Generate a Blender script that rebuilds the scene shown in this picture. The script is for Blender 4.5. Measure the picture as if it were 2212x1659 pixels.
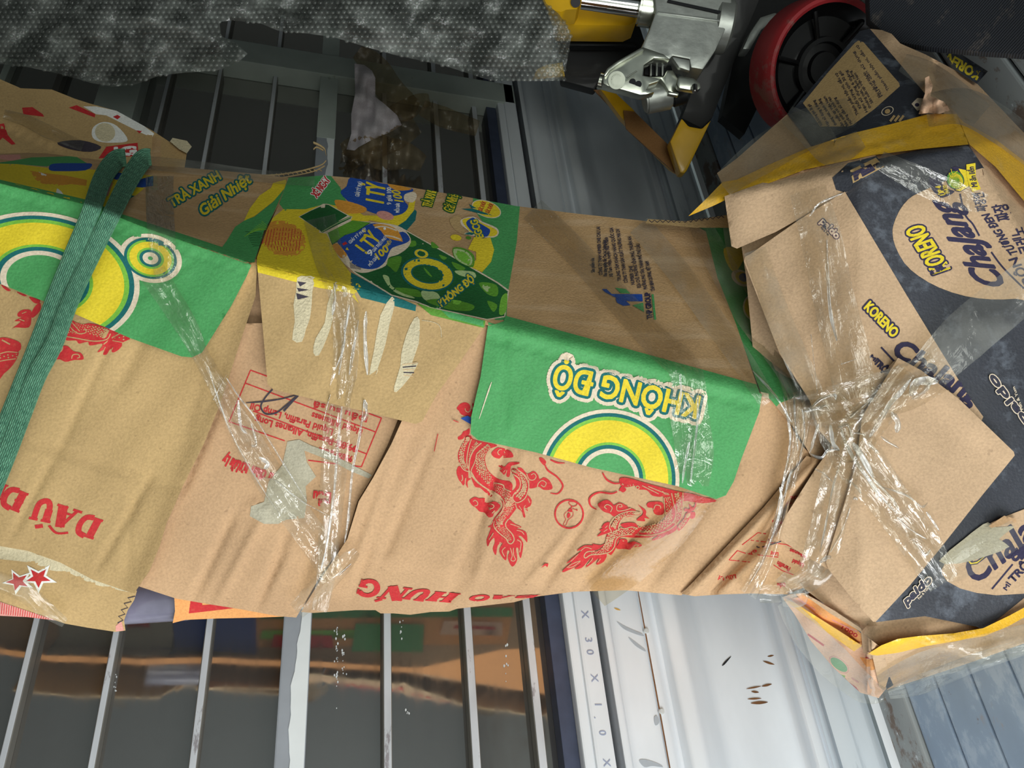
import bpy, bmesh, math, random
import numpy as np
from mathutils import Vector, Matrix
from mathutils.geometry import delaunay_2d_cdt
random.seed(7); rng = np.random.default_rng(7)
S = bpy.context.scene
for o in list(bpy.data.objects): bpy.data.objects.remove(o)
COL = S.collection

# ------------------------------------------------------------------ camera
# world: X along the truck side wall, Y into the wall, Z up.  The phone was held on its side.
CAM = np.array([0.0, 0.0, 0.80])
def nrm(v): return v/np.linalg.norm(v)
h = nrm(np.array([-.094, -.832, .546]))                    # wall's horizontal, in camera (right, down, forward)
d = np.array([.965, .0587, .2557]); d = nrm(d - h*np.dot(h, d))   # straight down
n = np.cross(h, d); n = n if n[2] > 0 else -n
RIGHT = np.array([h[0], n[0], -d[0]]); DOWN = np.array([h[1], n[1], -d[1]]); FWD = np.array([h[2], n[2], -d[2]])
F, CX, CY = 1660.0, 1106.0, 829.5
cam = bpy.data.cameras.new('camera'); co = bpy.data.objects.new('camera', cam); COL.objects.link(co)
cam.sensor_width = 36; cam.lens = 36*F/2212; cam.clip_start = .01
M = Matrix.Identity(4)
for i in range(3):
    M[i][0] = RIGHT[i]; M[i][1] = -DOWN[i]; M[i][2] = -FWD[i]; M[i][3] = CAM[i]
co.matrix_world = M
S.camera = co

# ------------------------------------------------------------------ daylight, added fill and exposure
S.view_settings.view_transform = 'Standard'; S.view_settings.look = 'None'
S.view_settings.gamma = 1; S.view_settings.use_curve_mapping = False
S.view_settings.exposure = -0.22
wd = bpy.data.worlds.new('daylight_sky'); S.world = wd; wd.use_nodes = True
bg = wd.node_tree.nodes['Background']; bg.inputs[0].default_value = (.90, .97, .86, 1); bg.inputs[1].default_value = .7
def area(name, loc, target, sx, sy, power, col):
    l = bpy.data.lights.new(name, 'AREA'); l.shape = 'RECTANGLE'; l.size = sx; l.size_y = sy; l.energy = power; l.color = col
    o = bpy.data.objects.new(name, l); COL.objects.link(o); o.location = loc
    o.rotation_euler = (Vector(target)-Vector(loc)).to_track_quat('-Z', 'Z').to_euler()
    return o
area('open_door_daylight', (-1.25, .10, .22), (1.0, .40, .30), 1.5, .75, 42, (.96, .98, 1.0))
area('camera_side_fill', (-.55, -1.15, .55), (.55, .8, .45), 1.0, .8, 14, (.97, 1.0, .93))  # added fill from behind the camera, lifts the parcel's dim top faces

# ------------------------------------------------------------------ materials
def lin(c):
    r = []
    for v in c[:3]:
        v = v/255; r.append(v/12.92 if v <= .04045 else ((v+.055)/1.055)**2.4)
    return tuple(r)+(1,)
def newmat(name):
    m = bpy.data.materials.new(name); m.use_nodes = True
    nt = m.node_tree; return m, nt, nt.nodes['Principled BSDF']
def nd(nt, t, **k):
    x = nt.nodes.new(t)
    for a, b in k.items():
        if hasattr(x, a): setattr(x, a, b)
        else: x.inputs[a].default_value = b
    return x
def mapped(nt, scale=(1, 1, 1), rot=(0, 0, 0), coord='Object'):
    tc = nd(nt, 'ShaderNodeTexCoord'); mp = nd(nt, 'ShaderNodeMapping')
    mp.inputs['Scale'].default_value = scale; mp.inputs['Rotation'].default_value = rot
    nt.links.new(tc.outputs[coord], mp.inputs[0]); return mp.outputs[0]
def ramp(nt, src, stops):
    r = nd(nt, 'ShaderNodeValToRGB'); nt.links.new(src, r.inputs[0])
    e = r.color_ramp.elements
    while len(e) < len(stops): e.new(.5)
    for el, (p, c) in zip(e, stops): el.position = p; el.color = c
    return r.outputs[0]
def mixc(nt, f, a, b):
    m = nd(nt, 'ShaderNodeMix', data_type='RGBA')
    for i, v in ((6, a), (7, b)):
        if isinstance(v, tuple): m.inputs[i].default_value = v
        else: nt.links.new(v, m.inputs[i])
    if isinstance(f, float): m.inputs[0].default_value = f
    else: nt.links.new(f, m.inputs[0])
    return m.outputs[2]
MATS = {}
def paper(name, c, var=.10, rough=.8, bump=.25, spec=.3, fleck=0.0, blotch=None, streak=False):
    """card or printed card: grain, faint flute lines, flecks, blotches of wear"""
    m, nt, b = newmat(name); c0 = lin(c)
    co_ = mapped(nt)
    n1 = nd(nt, 'ShaderNodeTexNoise', Scale=9.0, Detail=5.0); n2 = nd(nt, 'ShaderNodeTexNoise', Scale=420.0, Detail=2.0)
    nt.links.new(co_, n1.inputs['Vector']); nt.links.new(co_, n2.inputs['Vector'])
    lo = tuple(x*(1-var) for x in c0[:3])+(1,); hi = tuple(min(1, x*(1+var)) for x in c0[:3])+(1,)
    col = ramp(nt, n1.outputs[0], [(.3, lo), (.7, hi)])
    g = ramp(nt, n2.outputs[0], [(.3, (.86, .86, .86, 1)), (.7, (1.1, 1.1, 1.1, 1))])
    mm = nd(nt, 'ShaderNodeMix', data_type='RGBA', blend_type='MULTIPLY'); mm.inputs[0].default_value = .8
    nt.links.new(col, mm.inputs[6]); nt.links.new(g, mm.inputs[7]); col = mm.outputs[2]
    if streak:
        s1 = nd(nt, 'ShaderNodeTexNoise', Scale=1.0, Detail=3.0); nt.links.new(mapped(nt, (60, 60, 6), (0, .25, 0)), s1.inputs['Vector'])
        col = mixc(nt, ramp(nt, s1.outputs[0], [(.5, (0, 0, 0, 1)), (.75, (.35, .35, .35, 1))]), col, lin((225, 200, 170)))
    if fleck:
        v = nd(nt, 'ShaderNodeTexNoise', Scale=160.0, Detail=1.0); nt.links.new(co_, v.inputs['Vector'])
        col = mixc(nt, ramp(nt, v.outputs[0], [(.72, (0, 0, 0, 1)), (.78, (fleck, fleck, fleck, 1))]), col, lin((70, 50, 35)))
    if blotch:
        v = nd(nt, 'ShaderNodeTexNoise', Scale=blotch[1], Detail=7.0, Roughness=.7); nt.links.new(co_, v.inputs['Vector'])
        col = mixc(nt, ramp(nt, v.outputs[0], [(.52, (0, 0, 0, 1)), (.75, (blotch[2],)*3+(1,))]), col, lin(blotch[0]))
    nt.links.new(col, b.inputs['Base Color'])
    b.inputs['Roughness'].default_value = rough; b.inputs['Specular IOR Level'].default_value = spec
    bp = nd(nt, 'ShaderNodeBump', Strength=bump, Distance=.002); nt.links.new(n2.outputs[0], bp.inputs['Height'])
    nt.links.new(bp.outputs[0], b.inputs['Normal'])
    MATS[name] = m; return m
def plain(name, c, rough=.5, metal=0.0, spec=.5, var=.12, scale=30.0, blotch=None, bump=.1, coat=0.0, mscale=(1, 1, 1)):
    m, nt, b = newmat(name); c0 = lin(c)
    n1 = nd(nt, 'ShaderNodeTexNoise', Scale=scale, Detail=6.0); nt.links.new(mapped(nt, mscale), n1.inputs['Vector'])
    lo = tuple(x*(1-var) for x in c0[:3])+(1,); hi = tuple(min(1, x*(1+var)) for x in c0[:3])+(1,)
    col = ramp(nt, n1.outputs[0], [(.3, lo), (.7, hi)])
    if blotch:
        for (bc, bs, amt, thr) in blotch:
            v = nd(nt, 'ShaderNodeTexNoise', Scale=bs, Detail=8.0, Roughness=.72); nt.links.new(mapped(nt, mscale), v.inputs['Vector'])
            col = mixc(nt, ramp(nt, v.outputs[0], [(thr, (0, 0, 0, 1)), (thr+.05, (amt,)*3+(1,))]), col, lin(bc))
    nt.links.new(col, b.inputs['Base Color'])
    b.inputs['Roughness'].default_value = rough; b.inputs['Metallic'].default_value = metal; b.inputs['Specular IOR Level'].default_value = spec
    b.inputs['Coat Weight'].default_value = coat; b.inputs['Coat Roughness'].default_value = .1
    bp = nd(nt, 'ShaderNodeBump', Strength=bump, Distance=.002); nt.links.new(n1.outputs[0], bp.inputs['Height']); nt.links.new(bp.outputs[0], b.inputs['Normal'])
    MATS[name] = m; return m
def film(name, tint, haze, hazec, rough=.07, bump=.6, fine=1.0, gl=1.0):
    """clear plastic: see-through, glossy by Fresnel, slightly hazy, crinkled along its length (UV)"""
    m, nt, b = newmat(name); nt.nodes.remove(b); out = nt.nodes['Material Output']
    uv = mapped(nt, (1, 1, 1), coord='UV')
    w1 = nd(nt, 'ShaderNodeTexNoise', Scale=1.0, Detail=4.0, Roughness=.55, Distortion=.6); mp = nd(nt, 'ShaderNodeMapping'); mp.inputs['Scale'].default_value = (14*fine, 70*fine, 1)
    nt.links.new(uv, mp.inputs[0]); nt.links.new(mp.outputs[0], w1.inputs['Vector'])
    w2 = nd(nt, 'ShaderNodeTexNoise', Scale=26.0*fine, Detail=3.0, Distortion=1.2); nt.links.new(uv, w2.inputs['Vector'])
    ad = nd(nt, 'ShaderNodeMath', operation='ADD'); nt.links.new(w1.outputs[0], ad.inputs[0]); nt.links.new(w2.outputs[0], ad.inputs[1])
    bp = nd(nt, 'ShaderNodeBump', Strength=bump, Distance=.004); nt.links.new(ad.outputs[0], bp.inputs['Height'])
    tr = nd(nt, 'ShaderNodeBsdfTransparent'); tr.inputs[0].default_value = tint
    df = nd(nt, 'ShaderNodeBsdfDiffuse'); df.inputs[0].default_value = hazec
    hz = nd(nt, 'ShaderNodeTexNoise', Scale=9.0*fine, Detail=5.0); nt.links.new(uv, hz.inputs['Vector'])
    hf = ramp(nt, hz.outputs[0], [(.42, (haze*.35,)*3+(1,)), (.72, (min(1, haze*2),)*3+(1,))])
    m1 = nd(nt, 'ShaderNodeMixShader'); nt.links.new(hf, m1.inputs[0]); nt.links.new(tr.outputs[0], m1.inputs[1]); nt.links.new(df.outputs[0], m1.inputs[2])
    g = nd(nt, 'ShaderNodeBsdfGlossy'); g.inputs['Roughness'].default_value = rough; nt.links.new(bp.outputs[0], g.inputs['Normal'])
    lw = nd(nt, 'ShaderNodeLayerWeight', Blend=.5); nt.links.new(bp.outputs[0], lw.inputs['Normal'])
    pw = nd(nt, 'ShaderNodeMath', operation='POWER'); pw.inputs[1].default_value = 4.0; nt.links.new(lw.outputs['Facing'], pw.inputs[0])
    fm = nd(nt, 'ShaderNodeMath', operation='MULTIPLY_ADD', use_clamp=True); fm.inputs[1].default_value = .8*gl; fm.inputs[2].default_value = .05*gl; nt.links.new(pw.outputs[0], fm.inputs[0])
    m2 = nd(nt, 'ShaderNodeMixShader'); nt.links.new(fm.outputs[0], m2.inputs[0]); nt.links.new(m1.outputs[0], m2.inputs[1]); nt.links.new(g.outputs[0], m2.inputs[2])
    nt.links.new(m2.outputs[0], out.inputs[0])
    MATS[name] = m; return m
card = paper('brown_card', (188, 153, 117), fleck=.25)
card2 = paper('brown_card_greyer', (192, 162, 130), fleck=.2)
cardO = paper('ochre_card', (185, 155, 108), fleck=.2)
kraft = paper('ribbed_kraft', (184, 150, 108), var=.16, streak=True, fleck=.1)
edge = paper('card_edge', (214, 186, 146), var=.25)
green = paper('green_print', (76, 154, 90), var=.06, rough=.62, blotch=((120, 190, 130), 60, .12))
dgreen = paper('dark_green_print', (36, 96, 50), var=.3, rough=.6)
mgreen = paper('leaf_green_print', (92, 150, 50), var=.35, rough=.6)
lgreen = paper('lime_print', (122, 186, 66), var=.08, rough=.62)
pgreen = paper('pale_leaf_print', (176, 200, 140), var=.2)
yellow = paper('yellow_print', (226, 202, 48), var=.07, rough=.65)
yolk = paper('amber_print', (216, 150, 56), var=.15)
teal = paper('teal_print', (26, 104, 104), var=.1)
beige = paper('beige_print', (222, 206, 182), var=.04)
white = paper('white_print', (236, 236, 232), var=.03)
red = paper('red_print', (192, 46, 50), var=.12, blotch=((200, 150, 110), 220, .18))
navy = paper('navy_print', (47, 50, 59), var=.2, rough=.6, spec=.5, blotch=((150, 160, 175), 26, .45))
navyt = paper('navy_ink', (52, 48, 74), var=.15)
blue = paper('blue_print', (34, 74, 158), var=.1)
pink = paper('pink_print', (214, 150, 140), var=.1)
ink = paper('dark_ink', (66, 60, 70), var=.2)
orange = paper('orange_card', (226, 158, 96), var=.1)
peach = paper('peach_card', (228, 186, 156), var=.08)
torn = paper('torn_paper', (206, 194, 162), var=.2, bump=.6)
greypatch = paper('torn_grey_paper', (172, 166, 146), var=.15, bump=.5)
packtape = paper('yellow_tape', (238, 184, 44), var=.18, rough=.28, spec=.6, blotch=((210, 190, 140), 22, .45))
tapec = film('clear_tape', (.955, .94, .89, 1), .05, (.75, .75, .68, 1), gl=2.0, bump=.55, rough=.06, fine=.55)
tapek = film('tape_glint_fold', (.9, .9, .86, 1), .30, (.92, .93, .92, 1), gl=4.5, bump=.5, rough=.08)  # white haze and extra gloss put the glints into the material
stain = film('stained_tape', (.86, .80, .66, 1), .02, (.6, .5, .4, 1), gl=.5, bump=.1, rough=.2)
tapeh = film('hazy_tape', (.93, .92, .87, 1), .10, (.70, .71, .66, 1), rough=.14, gl=1.1, bump=.25, fine=.6)
wrapf = film('stretch_film', (.93, .93, .90, 1), .22, (.72, .74, .70, 1), rough=.12, fine=.7)
bubf = film('bubble_film', (.60, .63, .60, 1), .26, (.36, .38, .36, 1), rough=.2, bump=.6, gl=1.4)

# ------------------------------------------------------------------ geometry helpers
def ray(px, py):
    px = np.asarray(px, float); py = np.asarray(py, float)
    return ((px-CX)/F)[..., None]*RIGHT + ((py-CY)/F)[..., None]*DOWN + FWD
def P(px, py, t): return CAM + ray(px, py)*np.asarray(t, float)[..., None]
W = 1.0                                                    # the side wall stands at Y = 1 m
def wall_t(px, py, y=W): return y/ray(px, py)[..., 1]
def floor_t(px, py): return -CAM[2]/ray(px, py)[..., 2]
def WP(px, py, y=W): return P(px, py, wall_t(px, py, y))
def zp(x0, y0, s, pts): return [(x0+a/s, y0+b/s) for a, b in pts]

ROOT = {}
def tag(o, label=None, cat=None, group=None, kind=None):
    for k, v in (('label', label), ('category', cat), ('group', group), ('kind', kind)):
        if v: o[k] = v
    return o
def thing(name, label, cat, loc, group=None):
    o = bpy.data.objects.new(name, None); COL.objects.link(o); o.location = loc; o.empty_display_size = .05
    ROOT[o.name] = np.array(loc, float); return tag(o, label, cat, group)
def origin_of(p):
    while p is not None:
        if p.name in ROOT: return ROOT[p.name]
        p = p.parent
    return np.zeros(3)
def link(name, verts, faces, mats, parent=None, midx=None, smooth=True, uv=None, label=None, kind=None):
    verts = np.asarray(verts, float) - origin_of(parent)
    me = bpy.data.meshes.new(name); me.from_pydata(verts.tolist(), [], [tuple(int(i) for i in f) for f in faces])
    if not isinstance(mats, (list, tuple)): mats = [mats]
    for m in mats: me.materials.append(m)
    if midx is not None: me.polygons.foreach_set('material_index', np.asarray(midx, np.int32))
    if smooth is True: me.polygons.foreach_set('use_smooth', np.ones(len(me.polygons), bool))
    elif smooth is not False: me.polygons.foreach_set('use_smooth', np.asarray(smooth, bool))
    if uv is not None:
        l = me.uv_layers.new(name='UVMap'); vi = np.zeros(len(me.loops), np.int32); me.loops.foreach_get('vertex_index', vi)
        l.data.foreach_set('uv', np.asarray(uv, float)[vi].ravel())
    me.validate(); me.update()
    o = bpy.data.objects.new(name, me); COL.objects.link(o); o.parent = parent
    return tag(o, label, kind=kind)
def inside(px, py, poly):
    px = np.asarray(px, float); py = np.asarray(py, float); r = np.zeros(px.shape, bool); q = np.asarray(poly, float); k = len(q)
    for i in range(k):
        x1, y1 = q[i]; x2, y2 = q[(i+1) % k]
        if y1 == y2: continue
        c = ((y1 > py) != (y2 > py)) & (px < (x2-x1)*(py-y1)/(y2-y1)+x1); r ^= c
    return r
def resample(poly, step, closed=True):
    q = [np.array(p, float) for p in poly]; out = []; k = len(q)
    for i in range(k if closed else k-1):
        a, b = q[i], q[(i+1) % k]; m = max(1, int(np.hypot(*(b-a))/step))
        for j in range(m): out.append(a+(b-a)*j/m)
    if not closed: out.append(q[-1])
    return np.array(out)
def smooth_curve(pts, m=6, closed=False):
    q = np.array(pts, float); k = len(q)
    if k < 3: return q
    out = []
    for i in range(k if closed else k-1):
        if closed: p0, p1, p2, p3 = q[(i-1) % k], q[i], q[(i+1) % k], q[(i+2) % k]
        else: p0, p1, p2, p3 = q[max(i-1, 0)], q[i], q[i+1], q[min(i+2, k-1)]
        for j in range(m):
            s = j/m; out.append(.5*((2*p1)+(-p0+p2)*s+(2*p0-5*p1+4*p2-p3)*s*s+(-p0+3*p1-3*p2+p3)*s**3))
    if not closed: out.append(q[-1])
    return np.array(out)
def region(poly, step=12, clip=None, holes=()):
    """constrained triangulation of a picture-plane outline, points on a fine grid so that it can follow a curved sheet"""
    b = resample(poly, step); loops = [b]+[resample(q, step) for q in holes]
    if clip is not None: loops.append(resample(clip, step))
    vs = []; es = []
    for l in loops:
        k0 = len(vs); vs += [Vector((float(a), float(c))) for a, c in l]; es += [(k0+i, k0+(i+1) % len(l)) for i in range(len(l))]
    x0, y0 = b.min(0); x1, y1 = b.max(0)
    gx, gy = np.meshgrid(np.arange(math.floor(x0/step)*step, x1, step), np.arange(math.floor(y0/step)*step, y1, step))
    gx = gx.ravel(); gy = gy.ravel(); k = inside(gx, gy, poly)
    if clip is not None: k &= inside(gx, gy, clip)
    vs += [Vector((float(a), float(c))) for a, c in zip(gx[k], gy[k])]
    V, E, T, *_ = delaunay_2d_cdt(vs, es, [], 0, 1e-4)
    V = np.array([(v.x, v.y) for v in V]); T = np.array([t for t in T if len(t) == 3], int)
    c = V[T].mean(1); k = inside(c[:, 0], c[:, 1], poly)
    if clip is not None: k &= inside(c[:, 0], c[:, 1], clip)
    for q in holes: k &= ~inside(c[:, 0], c[:, 1], q)
    T = T[k]; u, inv = np.unique(T, return_inverse=True)
    return V[u], inv.reshape(-1, 3)

# ------------------------------------------------------------------ text outlines (built-in font)
_tc = {}
def glyphs(s, bold=0.0, shear=0.0, sp=1.0):
    key = (s, bold, shear, sp)
    if key not in _tc:
        c = bpy.data.curves.new('t', 'FONT'); c.body = s; c.offset = bold; c.shear = shear; c.space_character = sp; c.resolution_u = 3
        o = bpy.data.objects.new('t', c); COL.objects.link(o)
        dg = bpy.context.evaluated_depsgraph_get(); me = o.evaluated_get(dg).to_mesh()
        v = np.array([x.co[:2] for x in me.vertices]).reshape(-1, 2)
        me.calc_loop_triangles(); f = np.array([t.vertices[:] for t in me.loop_triangles], int).reshape(-1, 3)
        o.evaluated_get(dg).to_mesh_clear(); bpy.data.objects.remove(o); bpy.data.curves.remove(c)
        _tc[key] = (v, f)
    return _tc[key]

# ------------------------------------------------------------------ sheets of card that follow a surface
class Sheet:
    def __init__(s, name, label, outline, field, layer, mat, parent, thick=.0034, creases=(), lift=None, step=11, kind=None, rim=None):
        s.name, s.label, s.outline, s.field, s.layer, s.mat, s.parent = name, label, outline, field, layer, mat, parent
        s.thick, s.creases, s.lift, s.step, s.kind = thick, list(creases), lift, step, kind
        s.rim = rim or edge; s.items = []; s.k = 0; s.pn = 'print'
    def t(s, x, y):
        x = np.asarray(x, float); y = np.asarray(y, float)
        r = s.field(x, y) - s.layer*.0042
        for (x1, y1, x2, y2, w, a) in s.creases:
            L = math.hypot(x2-x1, y2-y1); ux, uy = (x2-x1)/L, (y2-y1)/L
            al = (x-x1)*ux+(y-y1)*uy; ac = -(x-x1)*uy+(y-y1)*ux
            r = r + a*np.exp(-(ac/w)**2)/(1+np.exp(-(al+6)/8))/(1+np.exp((al-L-6)/8))
        if s.lift is not None: r = r - s.lift(x, y)
        return r
    def build(s):
        V, T = region(s.outline, s.step)
        t = s.t(V[:, 0], V[:, 1]); A = P(V[:, 0], V[:, 1], t)
        th = s.thick(V[:, 0], V[:, 1], t) if callable(s.thick) else np.full(len(V), s.thick)
        B = P(V[:, 0], V[:, 1], t+th); N = len(V)
        ed = {}
        for f in T:
            for a, b in ((f[0], f[1]), (f[1], f[2]), (f[2], f[0])):
                if (b, a) in ed: del ed[(b, a)]
                else: ed[(a, b)] = 1
        verts = [A, B]; faces = [tuple(f) for f in T]+[tuple(f[::-1]+N) for f in T]
        mi = [0]*len(T)*2; sm = [True]*len(T)*2; k = 2*N; rv = []
        for a, b in ed:
            rv += [A[a], A[b], B[b], B[a]]; faces.append((k, k+3, k+2, k+1)); mi.append(1); sm.append(False); k += 4
        if rv: verts.append(np.array(rv))
        s.obj = link(s.name, np.concatenate(verts), faces, [s.mat, s.rim], s.parent, mi, sm, label=s.label, kind=s.kind)
        s.flush(); return s
    # ---- flat print on the sheet
    def _add(s, V, Fc, mat, clip=False):
        V = np.asarray(V, float); Fc = [(f[0], f[i], f[i+1]) for f in Fc for i in range(1, len(f)-1)]
        for _ in range(4):                                  # keep big faces from cutting through a curved sheet
            if not Fc or len(Fc) > 20000 or len(Fc[0]) != 3: break
            T = np.array(Fc); e = np.linalg.norm(V[T]-V[T[:, [1, 2, 0]]], axis=2); big = e.max(1) > 16
            if not big.any(): break
            out = T[~big].tolist(); nv = []; k0 = len(V)
            for t_, ee in zip(T[big], e[big]):
                i = int(ee.argmax()); a, b, c_ = t_[i], t_[(i+1) % 3], t_[(i+2) % 3]; m_ = k0+len(nv); nv.append((V[a]+V[b])/2); out += [[a, m_, c_], [m_, b, c_]]
            V = np.concatenate([V, np.array(nv)]); Fc = [tuple(q) for q in out]
        if clip:
            c = np.array([V[list(f)].mean(0) for f in Fc]); k = inside(c[:, 0], c[:, 1], s.outline); Fc = [f for f, q in zip(Fc, k) if q]
        if not Fc: return
        s.items.append((V, Fc, mat, s.k, s.pn))
    def nxt(s): s.k += 1
    def poly(s, pts, mat, smooth=0, clip=True, holes=()):
        p = smooth_curve(pts, smooth, True) if smooth else pts
        V, T = region(p, s.step, s.outline if clip else None, holes); s._add(V, T, mat); s.k += 1
    def ell(s, cx, cy, a, b, ang, mat, inner=0, clip=True, m=44):
        th = np.linspace(0, 2*math.pi, m, endpoint=False); ca, sa = math.cos(math.radians(ang)), math.sin(math.radians(ang))
        pts = np.stack([cx+a*np.cos(th)*ca-b*np.sin(th)*sa, cy+a*np.cos(th)*sa+b*np.sin(th)*ca], 1)
        hs = []
        if inner: hs = [np.stack([cx+inner*(a*np.cos(th)*ca-b*np.sin(th)*sa), cy+inner*(a*np.cos(th)*sa+b*np.sin(th)*ca)], 1)]
        s.poly(pts, mat, clip=clip, holes=hs)
    def stroke(s, pts, w, mat, smooth=6, clip=True, step=9, cap=False):
        q = smooth_curve(pts, smooth) if smooth else np.array(pts, float)
        ws = np.interp(np.linspace(0, 1, len(q)), np.linspace(0, 1, len(w)), w) if isinstance(w, (list, tuple)) else np.full(len(q), float(w))
        if not smooth:
            q2 = resample(pts, step, False); ws = np.interp(np.linspace(0, 1, len(q2)), np.linspace(0, 1, len(ws)), ws); q = q2
        g = np.gradient(q, axis=0); g /= np.linalg.norm(g, axis=1)[:, None]+1e-9; nn = np.stack([-g[:, 1], g[:, 0]], 1)
        k = len(q); V = np.concatenate([q+nn*ws[:, None]/2, q-nn*ws[:, None]/2]); f = [(i, i+1, k+i+1, k+i) for i in range(k-1)]
        s._add(V, f, mat, clip)
        if cap:
            for e in (0, k-1): s.disc(q[e][0], q[e][1], ws[e]/2, mat)
    def disc(s, cx, cy, r, mat, ry=None, m=10, clip=True):
        th = np.linspace(0, 2*math.pi, m, endpoint=False); V = np.stack([cx+r*np.cos(th), cy+(ry or r)*np.sin(th)], 1)
        s._add(V, [tuple(range(m))], mat, clip)
    def text(s, body, p0, p1, hgt, mat, bold=0.0, shear=0.0, up=None, clip=True, sp=1.0, outline=(), bend=0.0):
        """body runs from p0 to p1 (picture points of the baseline ends); hgt = capital height in px; up=-1 flips"""
        p0 = np.array(p0, float); p1 = np.array(p1, float); L = np.linalg.norm(p1-p0); u = (p1-p0)/L
        upv = np.array([u[1], -u[0]])*hgt/.729
        if up is not None: upv = np.array(up, float)/.729
        v0, _ = glyphs(body, 0.0, shear, sp); x0, x1 = v0[:, 0].min(), v0[:, 0].max()
        for (bo, mt) in list(outline)+[(bold, mat)]:
            v, f = glyphs(body, bo, shear, sp); a = (v[:, 0]-x0)/(x1-x0)
            V = p0+np.outer(a, p1-p0)+np.outer(v[:, 1]-bend*4*a*(1-a), upv); s._add(V, f, mt, clip); s.k += 1
    def flush(s):
        for pn in dict.fromkeys(i[4] for i in s.items):
            mats = []; vs = []; fs = []; mi = []; k = 0
            for V, Fc, m, lv, q in s.items:
                if q != pn: continue
                if m not in mats: mats.append(m)
                t = s.t(V[:, 0], V[:, 1]) - .0003 - lv*min(.00005, .0016/max(s.k, 1))
                vs.append(P(V[:, 0], V[:, 1], t)); fs += [tuple(int(i)+k for i in f) for f in Fc]; mi += [mats.index(m)]*len(Fc); k += len(V)
            link(pn, np.concatenate(vs), fs, mats, s.obj, mi, True)
        s.items = []

def strip(name, pts, widths, tfun, mat, parent, amp=.0, across=7, label=None, smooth=8, ripple=(5, 1.3), gap=.0012, seed=0, fold=None):
    """a length of tape or film lying on (or bridging) a surface; the crinkles are geometry, UV runs along it"""
    q = smooth_curve(pts, smooth); k = len(q)
    ws = np.interp(np.linspace(0, 1, k), np.linspace(0, 1, len(widths)), widths)
    g = np.gradient(q, axis=0); g /= np.linalg.norm(g, axis=1)[:, None]+1e-9; nn = np.stack([-g[:, 1], g[:, 0]], 1)
    al = np.concatenate([[0], np.cumsum(np.linalg.norm(np.diff(q, axis=0), axis=1))])
    r = np.random.default_rng(seed); ph = r.uniform(0, 6.28, 8); X = []; U = []
    for j in range(across):
        a = j/(across-1)-.5; xy = q+nn*(ws*a)[:, None]
        wob = (np.sin(a*ripple[0]*6.28*.5+ph[0]+.012*al)+.6*np.sin(a*ripple[0]*9+ph[1]-.02*al)+.5*np.sin(al*.03*ripple[1]+ph[2]+a*6)+.35*np.sin(al*.09+ph[3]-a*13))
        t = tfun(xy[:, 0], xy[:, 1])-gap-amp*(wob+1.6)
        X.append(P(xy[:, 0], xy[:, 1], t)); U.append(np.stack([al/600+seed*.37, np.full(k, (a+.5)*np.mean(ws)/600+seed*.11)], 1))
    V = np.concatenate(X); UV = np.concatenate(U)
    f = [(j*k+i, j*k+i+1, (j+1)*k+i+1, (j+1)*k+i) for j in range(across-1) for i in range(k-1)]
    return link(name, V, f, mat, parent, uv=UV, label=label)
def box(name, x, y, z, mat, parent=None, bevel=.0015, label=None, kind=None, rot=None):
    bm = bmesh.new(); bmesh.ops.create_cube(bm, size=1)
    for v in bm.verts: v.co = Vector(((x[0]+x[1])/2+v.co.x*(x[1]-x[0]), (y[0]+y[1])/2+v.co.y*(y[1]-y[0]), (z[0]+z[1])/2+v.co.z*(z[1]-z[0])))
    if bevel: bmesh.ops.bevel(bm, geom=bm.edges[:], offset=bevel, segments=2, affect='EDGES', profile=.6)
    return from_bm(name, bm, mat, parent, label, kind)
def from_bm(name, bm, mat, parent=None, label=None, kind=None, smooth=False):
    bmesh.ops.recalc_face_normals(bm, faces=bm.faces[:])
    bmesh.ops.translate(bm, verts=bm.verts[:], vec=Vector(-origin_of(parent)))
    me = bpy.data.meshes.new(name); bm.to_mesh(me); bm.free()
    for m in (mat if isinstance(mat, (list, tuple)) else [mat]): me.materials.append(m)
    if smooth:
        for p_ in me.polygons: p_.use_smooth = True
        me.set_sharp_from_angle(angle=math.radians(40))
    o = bpy.data.objects.new(name, me); COL.objects.link(o); o.parent = parent
    return tag(o, label, kind=kind)
def slab(name, poly, t, depth, mat, parent, bevel=.002, label=None, holes=(), dirv=None, kind=None):
    """an outline cut from plate or casting: real thickness 'depth' behind distance t"""
    V, T = region(poly, 40, None, holes); tt = np.array([t(a, b) if callable(t) else t for a, b in V]); A = P(V[:, 0], V[:, 1], tt)
    bm = bmesh.new(); vs = [bm.verts.new(a) for a in A]
    fs = [bm.faces.new([vs[i] for i in f]) for f in T]
    bmesh.ops.dissolve_limit(bm, angle_limit=.02, verts=bm.verts[:], edges=bm.edges[:])
    r = bmesh.ops.extrude_face_region(bm, geom=bm.faces[:]); dv = Vector(FWD*depth if dirv is None else dirv)
    bmesh.ops.translate(bm, verts=[g for g in r['geom'] if isinstance(g, bmesh.types.BMVert)], vec=dv)
    bmesh.ops.recalc_face_normals(bm, faces=bm.faces[:])
    if bevel:
        es = [e for e in bm.edges if len(e.link_faces) == 2 and e.calc_face_angle(0) > .6]
        bmesh.ops.bevel(bm, geom=es, offset=bevel, segments=2, affect='EDGES', profile=.6, clamp_overlap=True)
    return from_bm(name, bm, mat, parent, label, kind, smooth=True)
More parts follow.
